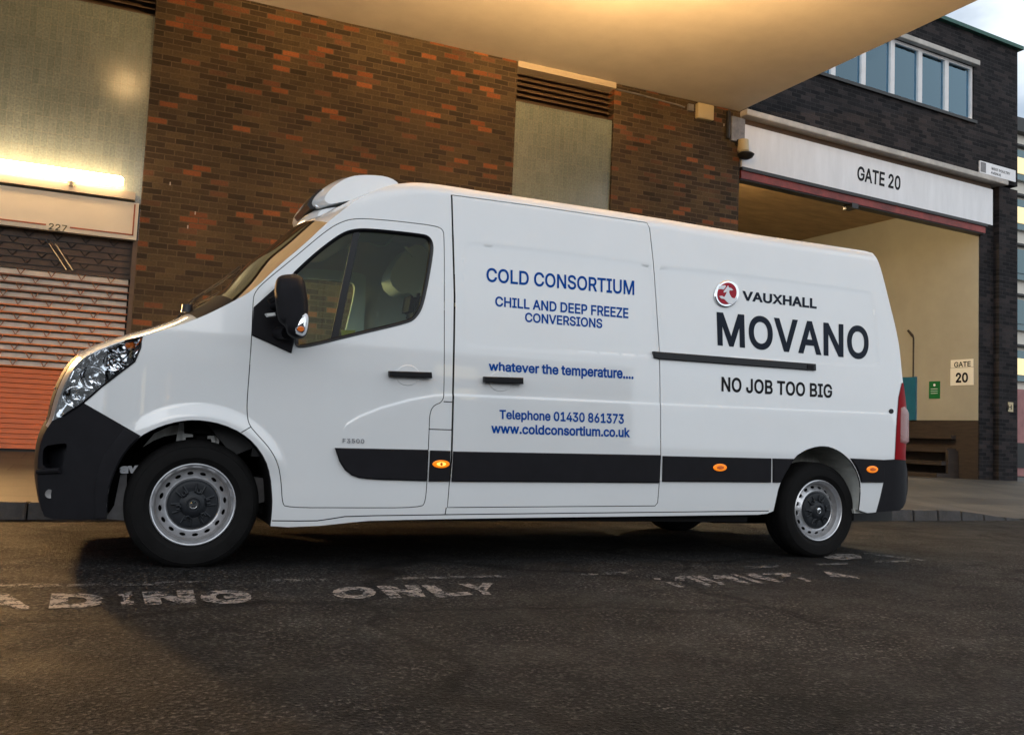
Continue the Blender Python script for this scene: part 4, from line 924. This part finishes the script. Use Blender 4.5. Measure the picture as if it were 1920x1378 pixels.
# far door lining with its own window opening
dl = resample(DOOR, .06, True); v, f = cdt([dl, WINI], grid=.09); c = v[f].mean(1); f = f[inside(c, DOOR) & ~inside(c, offset_line(WINI, 0.0, True))]
P = np.stack([v[:, 0], VW-(S0(v[:, 0], v[:, 1])+.06), v[:, 1]], 1); vchild(mk('door_lining', P, f, M['trim'], None, smooth=True), fdoor)
nW_ = len(WINI); a = [(q[0], VW-float(S0(*q))-.06, q[1]) for q in WINI]; b_ = [(q[0], VW-float(S0(*q))-.01, q[1]) for q in WINI]
vchild(mk('window_reveal', a+b_, [(i, (i+1) % nW_, nW_+(i+1) % nW_, nW_+i) for i in range(nW_)], M['trim']), fdoor)
# --- wing mirror
mr = vchild(empty('wing_mirror')); mr.location = (0, 0, 0)
def solid(prof, ys, name, m, par, sub=2, bevel=0.0):
    """closed loft: list of (y, polygon xz) rings"""
    v = []; f = []; n = len(prof[0])
    for y, pr in zip(ys, prof): v += [(q[0], y, q[1]) for q in pr]
    for k in range(len(ys)-1): f += [(k*n+i, k*n+(i+1) % n, (k+1)*n+(i+1) % n, (k+1)*n+i) for i in range(n)]
    f += [tuple(range(n)), tuple((len(ys)-1)*n+i for i in range(n))[::-1]]
    o = mk(name, v, f, M[m]); me = o.data; bm = bmesh.new(); bm.from_mesh(me); bmesh.ops.recalc_face_normals(bm, faces=bm.faces); bm.to_mesh(me); bm.free()
    me.polygons.foreach_set('use_smooth', [True]*len(me.polygons)); me.set_sharp_from_angle(angle=math.radians(50)); return vchild(o, par)
MO = [(517, 527), (522, 519), (532, 515), (550, 514), (566, 517), (572, 530), (577, 560), (579, 600), (577, 625), (570, 634), (556, 637), (545, 632), (538, 626), (535, 612), (527, 607), (521, 600), (516, 570), (514, 545)]
MO = chaikin(MO, 2, True); my0 = -.27
ctr = MO.mean(0)
rings = []; ys_ = []
for y, s in ((my0+.02, .72), (my0, .80), (my0+.0, .80)): pass
for y, s, sh in ((-.30, .55, 0), (-.295, .78, 0), (-.275, .92, 0), (-.24, .99, 0), (-.19, 1.0, 0), (-.10, .97, 0), (-.075, .90, 0), (-.068, .75, 0)):
    pr = [ony(ctr+(q-ctr)*s, y)[[0, 2]] for q in MO]; rings.append(pr); ys_.append(y)
hs_ = solid(rings, ys_, 'mirror_housing', 'plastic', mr)
def mpatch(name, px, y, m, th=.012, par=None):
    pr = [ony(q, y)[[0, 2]] for q in px]; c_ = np.mean(pr, 0); p2 = [c_+(np.array(q)-c_)*.82 for q in pr]; return solid([pr, pr, p2], [y+th, y, y-.006], name, m, par or mr)
IND = chaikin([(563, 592), (570, 587), (577, 589), (579, 600), (576, 620), (571, 630), (562, 629), (553, 624), (551, 618), (555, 605)], 1, True)
ii = mpatch('indicator', IND, -.292, 'white_enamel', .07); ci = IND.mean(0)
mpatch('indicator_lens', [ci+(q-ci)*.74 for q in IND], -.302, 'chrome', .004); mpatch('indicator_bulb', ellipse((564, 617), 7, 5.5), -.309, 'amber_dull', .004)
am = MB(); am.tube([np.array([xz((520, 625))[0], .0, xz((520, 625))[1]]), np.array([xz((532, 628))[0], -.10, xz((532, 628))[1]])], .035, 10)
vchild(am.build('mirror_arm', M['plastic'], None, smooth=True), mr); am = MB()
am.tube([np.array([xz((512, 575))[0], .0, xz((512, 575))[1]]), np.array([xz((524, 572))[0], -.12, xz((524, 572))[1]])], .022, 10)
vchild(am.build('mirror_arm', M['plastic'], None, smooth=True), mr)
mpatch('mirror_upper_arm', [(503, 560), (520, 551), (528, 552), (528, 562), (508, 568)], -.12, 'plastic', .05); mpatch('mirror_bracket', [(498, 588), (516, 586), (518, 592), (502, 594)], -.10, 'pole_bracket', .04)
# --- refrigeration unit on the cab roof
def fridge():
    u = vchild(empty('refrigeration_unit')); u.location = (0, 0, 0)
    def sweep(px, y0, y1, name, m, n=14, rnd=True, back=.0, yp=.60):
        c_ = np.array([ony(q, yp)[[0, 2]] for q in px]); ctr_ = c_.mean(0); R_ = []; Y_ = []
        for k in range(n+1):
            a = k/n; y = y0+(y1-y0)*a; t_ = abs(y-.86)/.62; dx = .15*t_**2.6+back
            s_ = 1.0 if not rnd else min(1.0, .86+.14*math.sqrt(max(0, 1-(1-min(1, min(a, 1-a)/.10))**2)))
            pr = ctr_+(c_-ctr_)*s_; wf = np.clip((c_[:, 0].max()-pr[:, 0])/max(.3, np.ptp(c_[:, 0])), 0, 1); R_.append(pr+np.stack([dx*wf, 0*wf], 1)); Y_.append(y)
        return solid(R_, Y_, name, m, u)
    up = chaikin([(570, 389), (571, 381), (578, 371), (592, 359), (612, 346), (634, 338), (660, 335.5), (700, 337), (728, 343), (748, 356), (735, 380), (690, 384), (640, 388), (600, 394), (582, 397)], 1, True)
    sweep(up, .42, 1.64, 'upper_housing', 'paint')
    lw_ = chaikin([(567, 426), (566, 409), (573, 400), (590, 395), (640, 390), (700, 384), (730, 410), (650, 436), (600, 444), (574, 442)], 1, True)
    sweep(lw_, .46, 1.60, 'lower_housing', 'paint')
    sweep([(569, 389), (577, 374.5), (595, 359), (604, 364), (592, 380), (588, 396), (575, 397)], .52, .92, 'intake_grille', 'gloss_black', rnd=False, back=-.008)
    sweep([(583, 394), (586, 379), (599, 363), (604, 366), (593, 380), (590, 395)], .49, .52, 'chrome_trim', 'chrome', 2, rnd=False, back=-.008)
fridge()
# --- wheels
def wheel(x, z, y0, flip=False):
    w_ = vchild(empty('wheel')); w_.location = (0, 0, 0)
    def sy(y): return VW-y if flip else y
    def put(mb, nm, m, ang=40):
        if flip: mb.v = [(a, VW-b, c) for a, b, c in mb.v]
        return vchild(mb.build(nm, M[m], None, smooth=True, ang=ang), w_)
    Rt = .349; t = MB()
    t.lathe([(.214, .02), (.2235, .006), (.235, -.003), (.250, -.010), (.252, -.0125), (.285, -.014), (.310, -.008), (.312, -.010), (.330, .004), (.342, .020), (Rt, .040), (Rt, .068), (.341, .070), (.341, .077), (Rt, .079), (Rt, .104), (.341, .106), (.341, .113), (Rt, .115), (Rt, .140), (.341, .142), (.341, .149), (Rt, .151), (Rt, .178), (.342, .196), (.328, .215), (.28, .228), (.22, .215)], (x, y0, z), 96)
    t.v = [(a, b+(.012*max(0, .10-c)/.1 if b < y0+.1 and c < .1 else 0)*-1, max(c, .002)) for a, b, c in t.v]
    put(t, 'tyre', 'rubber')
    r = MB(); r.lathe([(.2225, .010), (.2215, .001), (.216, -.003), (.2105, .001), (.209, .010), (.203, .024), (.200, .030)], (x, y0, z), 72); put(r, 'rim_lip', 'steel')
    r = MB(); r.lathe([(.200, .030), (.1955, .052), (.189, .062), (.185, .066), (.185, .20)], (x, y0, z), 72); put(r, 'rim_barrel', 'steel_dark')
    ann = [np.array([[rr*math.cos(a), rr*math.sin(a)] for a in np.linspace(0, 2*math.pi, 64, endpoint=False)]) for rr in (.188, .128)]
    holes = []
    for k in range(16):
        a = 2*math.pi*(k+.35)/16; c_ = np.array([.1675*math.cos(a), .1675*math.sin(a)]); tn = np.array([-math.sin(a), math.cos(a)]); rn = np.array([math.cos(a), math.sin(a)])
        holes.append(np.array([c_+tn*.0165*math.cos(q)+rn*.0085*math.sin(q) for q in np.linspace(0, 2*math.pi, 14, endpoint=False)]))
    rings = [np.array([[rr*math.cos(a), rr*math.sin(a)] for a in np.linspace(0, 2*math.pi, 64, endpoint=False)]) for rr in (.152, .143, .135)]
    v, f = cdt(ann[:1]+ann[1:]+rings+holes); c_ = v[f].mean(1); rr_ = np.hypot(c_[:, 0], c_[:, 1]); k_ = (rr_ < .188) & (rr_ > .128)
    for h in holes: k_ &= ~inside(c_, h)
    f = f[k_]; rv = np.hypot(v[:, 0], v[:, 1]); yy = np.interp(rv, [.128, .136, .143, .150, .158, .178, .188], [.036, .026, .024, .028, .042, .052, .062])
    mb = MB(); mb.add([(x+p[0], y0+q, z+p[1]) for p, q in zip(v, yy)], [tuple(t_) for t_ in f]); put(mb, 'rim', 'steel', 60)
    mb = MB(); mb.lathe([(.19, .11), (.05, .11)], (x, y0, z), 32); put(mb, 'brake_disc', 'liner_black')
    cpm = MB(); cpm.lathe([(.134, .034), (.131, .020), (.124, .012), (.108, .008), (.072, .012), (.060, .004), (.052, -.002), (.036, -.004), (.033, .002), (.001, .002)], (x, y0, z), 60)
    for k in range(6):
        a = 2*math.pi*(k+.2)/6; ca, sa = math.cos(a), math.sin(a)
        def loc(u, v_, h): return (x+ca*u-sa*v_, y0+h, z+sa*u+ca*v_)
        for s in (-1, 1):
            cpm.tube([loc(.112, s*.024, .008), (loc(.085, s*.020, .006)), loc(.068, s*.016, .004)], .006, 6)
        cpm.tube([loc(.088, -.010, .004), loc(.070, -.010, .002), loc(.066, 0, .001), loc(.070, .010, .002), loc(.088, .010, .004)], .006, 6)
    hc_ = put(cpm, 'hub_cap', 'cap', 30)
    bg_ = MB(); bg_.lathe([(.024, .0025), (.023, -.003), (.020, -.003), (.019, .0)], (x, y0, z), 28); bg_.lathe([(.019, -.0008), (.001, -.0022)], (x, y0, z), 20)
    put(bg_, 'badge', 'chrome')
    bk = MB(); bk.box((x-.007, y0-.0035, z-.012), (x+.004, y0-.002, z-.004)); bk.box((x-.004, y0-.0035, z+.002), (x+.010, y0-.002, z+.010)); bk.box((x+.006, y0-.0035, z-.012), (x+.011, y0-.002, z)); put(bk, 'badge_mark', 'cap')
    return w_
ZF, ZR, XRW = .334, .338, 4.332
wheel(0.0, ZF, .06); wheel(0.0, ZF, .06, True); wheel(XRW, ZR, .06); wheel(XRW, ZR, .06, True)
# --- wheel arches, suspension, underbody
def extrude_arch(name, px, m, depth, par=None, y_in=.0, cap='liner_black', lipw=.0):
    P = px; n = len(P); mb = MB()
    a = [(q[0], float(S(*q))+.001, q[1]) for q in P]; b_ = [(q[0], depth, q[1]) for q in P]
    mb.add(a+b_, [(i, i+1, n+i+1, n+i) for i in range(n-1)]); o = mb.build(name, M[m], None, smooth=True); vchild(o, par)
    mb = MB(); mb.add([(q[0], depth, q[1]) for q in P], [tuple(range(n))]); vchild(mb.build('arch_back', M[cap], None), par)
    return o
extrude_arch('arch_liner', ARCH_F, 'liner_black', .62); extrude_arch('arch_liner', ARCH_R, 'liner_grey', .33, cap='liner_grey')
for ar, nm in ((ARCH_F, 'f'), (ARCH_R, 'r')):
    mb = MB(); mb.tube([(q[0], float(S(*q))+.004, q[1]) for q in resample(ar, .04)], .0045, 6); vchild(mb.build('arch_edge', M['gloss_black'], None, smooth=True))
def bpx(name, px, y, m, th=.02, par=None):
    pr = [ony(q, y)[[0, 2]] for q in px]; return solid([pr, pr], [y, y+th], name, m, par)
bpx('arch_panel', [(268, 838), (290, 812), (318, 799), (336, 796), (332, 814), (308, 818), (288, 826)], .24, 'liner_grey'); bpx('arch_panel', [(416, 812), (436, 816), (446, 826), (454, 848), (436, 834), (418, 826)], .24, 'liner_grey')
bpx('strut_bracket', [(336, 793), (345, 792), (346, 830), (329, 833)], .24, 'pole_bracket'); bpx('strut_bracket', [(395, 808), (412, 812), (410, 838), (398, 834)], .24, 'pole_bracket')
bpx('strut_plate', [(342, 812), (362, 814), (362, 819), (348, 820), (348, 830), (342, 830)], .22, 'pole_bracket'); bpx('strut_plate', [(382, 816), (402, 817), (404, 836), (398, 836), (396, 823), (382, 822)], .22, 'pole_bracket')
mb = MB(); c_ = ony((378, 800), .30); mb.lathe([(0, .04), (.09, .04), (.10, 0), (.095, -.035), (.05, -.05), (.045, -.30), (.001, -.30)], (c_[0], .26, c_[2]), 24, 'Z'); mb.lathe([(0, .10), (.06, .10), (.06, .03)], (c_[0], .26, c_[2]), 20, 'Z'); vchild(mb.build('suspension_strut', M['liner_black'], None, smooth=True))
mb = MB(); c2_ = ony((375, 822), .27); mb.tube([(c2_[0], .26, c2_[2]+.03), (c2_[0], .26, c2_[2]-.06)], .010, 8); vchild(mb.build('strut_rod', M['pole_bracket'], None, smooth=True))
bpx('brake_bracket', [(470, 893), (497, 897), (498, 940), (478, 945)], .30, 'metal_grey'); bpx('arch_flap', [(198, 972), (214, 948), (226, 890), (238, 884), (236, 976)], .20, 'metal_grey')
v, f = text_map('av', [ony(q, .18)[[0, 2]] for q in ((224, 874), (260, 872), (224, 888), (258, 887))], lambda p, k: (p[0], .18-k, p[1]), .05); vchild(mk('liner_lettering', v, f, M['white_enamel']))
mb = MB(); mb.box((-.55, .35, .26), (5.15, VW-.35, .48)); mb.box((.62, .10, .25), (3.72, VW-.10, .40)); mb.box((3.72, .5, .2), (4.9, VW-.5, .5)); mb.tube([(XRW, .3, ZR), (XRW, VW-.3, ZR)], .06, 10)
vchild(mb.build('underbody', M['liner_black'], None))
mb = MB(); mb.box((4.9, .3, .24), (5.3, VW-.3, .34)); vchild(mb.build('tow_bar', M['black_metal'], None))
bpx('rear_sill_flange', [(1600, 955), (1637, 955), (1637, 961), (1602, 962)], .03, 'liner_grey', .1)
# --- cab interior
mb = MB(); mb.box((1.78, .12, .45), (1.81, VW-.12, 2.32)); vchild(mb.build('bulkhead', M['trim'], None))
mb = MB(); mb.box((.3, .15, .6), (1.8, VW-.15, .66)); vchild(mb.build('cab_floor', M['dash'], None))
mb = MB(); mb.add([(-.15, .15, 1.0), (.62, .15, 1.22), (.75, .15, .85), (.2, .15, .6), (-.15, VW-.15, 1.0), (.62, VW-.15, 1.22), (.75, VW-.15, .85), (.2, VW-.15, .6)], [(0, 1, 2, 3), (4, 7, 6, 5), (0, 4, 5, 1), (1, 5, 6, 2), (2, 6, 7, 3), (3, 7, 4, 0)]); vchild(mb.build('dashboard', M['dash'], None))
def seat(yc, w_=.5):
    s = vchild(empty('seat')); s.location = (0, 0, 0)
    def rb(nm, x0, x1, y0, y1, z0, z1, lean, bev):
        mb = MB(); mb.box((x0, y0, z0), (x1, y1, z1)); mb.v = [(a+lean*(c-z0), b, c) for a, b, c in mb.v]; vchild(mb.build(nm, M['seat'], None, smooth=True, bevel=bev, ang=70), s)
    rb('cushion', .95, 1.5, yc-w_/2, yc+w_/2, .82, 1.0, 0, .05); rb('backrest', 1.42, 1.56, yc-w_/2, yc+w_/2, .95, 1.62, .18, .05); rb('headrest', 1.56, 1.66, yc-.13, yc+.13, 1.66, 1.88, .12, .04)
seat(.52); seat(1.02, .44); seat(1.56)
mb = MB()
for k in range(28):
    a = 2*math.pi*k/28; b2 = 2*math.pi*(k+1)/28
    def sp(t): return np.array([.80+.20*math.sin(t)*.45, 1.56+.20*math.cos(t), 1.22+.20*math.sin(t)*.89])
    mb.tube([sp(a), sp(b2)], .014, 6, cap=False)
vchild(mb.build('steering_wheel', M['seat'], None, smooth=True))
# pale bulkhead moulding, grab handle and note on the far window
bpx('bulkhead_moulding', chaikin([(735, 500), (770, 458), (800, 462), (812, 500), (806, 545), (780, 560), (768, 548), (752, 552), (730, 530)], 1, True), 1.45, 'trim', .25)
bpx('grab_strap', [(758, 462), (762, 462), (778, 478), (774, 482)], 1.1, 'trim', .02)
mb = MB(); hp = [ony(q, 1.9) for q in ((690, 447), (695, 456), (708, 461), (722, 460), (731, 453), (733, 449))]; mb.tube(hp, .010, 8); vchild(mb.build('grab_handle', M['trim'], None, smooth=True), fdoor)
bpx('paper_note', [(640, 619), (667, 619), (664, 626), (641, 632)], 1.93, 'yellow', .002, fdoor)
# --- lettering on the van side
def van_text(s, tl, tr, bl_, br_, m, off=.02, spacing=1.0, name='lettering', out=-.002):
    v, f = text_map(s, XZ([tl, tr, bl_, br_]), lambda p, k: (p[0], -k, p[1]), off, spacing); v = np.array(v)
    v[:, 1] += S(v[:, 0], v[:, 2])+out; return vchild(mk(name, v, f, M[m]))
van_text('COLD CONSORTIUM', (913, 501.5), (1190.5, 526), (913, 528), (1190.5, 553.5), 'blue_text', .016)
van_text('CHILL AND DEEP FREEZE', (929.5, 555), (1179.5, 577.5), (929.5, 574), (1179.5, 597), 'blue_text', .02)
van_text('CONVERSIONS', (985.5, 585.5), (1130.5, 597.5), (985.5, 603.5), (1130.5, 615.5), 'blue_text', .02)
van_text('whatever the temperature....', (916, 678), (1187.5, 691), (916, 699), (1187.5, 716), 'blue_text', .026)
van_text('Telephone 01430 861373', (935.5, 768), (1168.5, 776), (935.5, 789.5), (1168.5, 799), 'blue_text', .024)
van_text('www.coldconsortium.co.uk', (920, 793.5), (1180, 801.5), (920, 812), (1180, 820), 'blue_text', .026)
van_text('VAUXHALL', (1393.5, 545), (1533, 560), (1393.5, 563), (1533, 579), 'navy_text', .032, 1.02)
van_text('MOVANO', (1345, 584), (1630.5, 612), (1347, 648), (1630.5, 675), 'navy_text', .022, 1.05)
van_text('NO JOB TOO BIG', (1352.5, 706), (1560, 720.5), (1352.5, 734), (1560, 746.5), 'black_text', .022, 1.02)
van_text('F3500', (642, 822), (682, 823), (642, 830), (682, 831), 'grey_text', .01, 1.1, out=-.006)
# round emblem
def em(p): return (1330+p[0]/19.69, 520+p[1]/19.69)
eb = surf_patch('emblem', XZ(ellipse((1363, 550.8), 22.8, 25.4, 40, .35)), 'chrome', -.006, .014, bev=.006)
def epatch(nm, pts, m, off): surf_patch(nm, XZ(pts), m, off, .003, eb, grid=.03, bev=.001)
epatch('emblem_disc', ellipse((1362, 550.8), 17.8, 20.8, 32, .35), 'red_enamel', -.008)
epatch('emblem_figure', [em(p) for p in ((330, 700), (440, 690), (520, 740), (560, 690), (620, 540), (510, 580), (490, 540), (560, 450), (660, 310), (700, 390), (780, 410), (850, 480), (780, 500), (720, 480), (700, 560), (730, 650), (800, 760), (900, 790), (960, 700), (1000, 790), (930, 920), (820, 1010), (700, 980), (600, 900), (520, 810), (400, 790))], 'white_enamel', -.0105)
epatch('emblem_banner', [em(p) for p in ((345, 330), (560, 300), (575, 360), (500, 460), (400, 440), (330, 450))], 'white_enamel', -.0105)
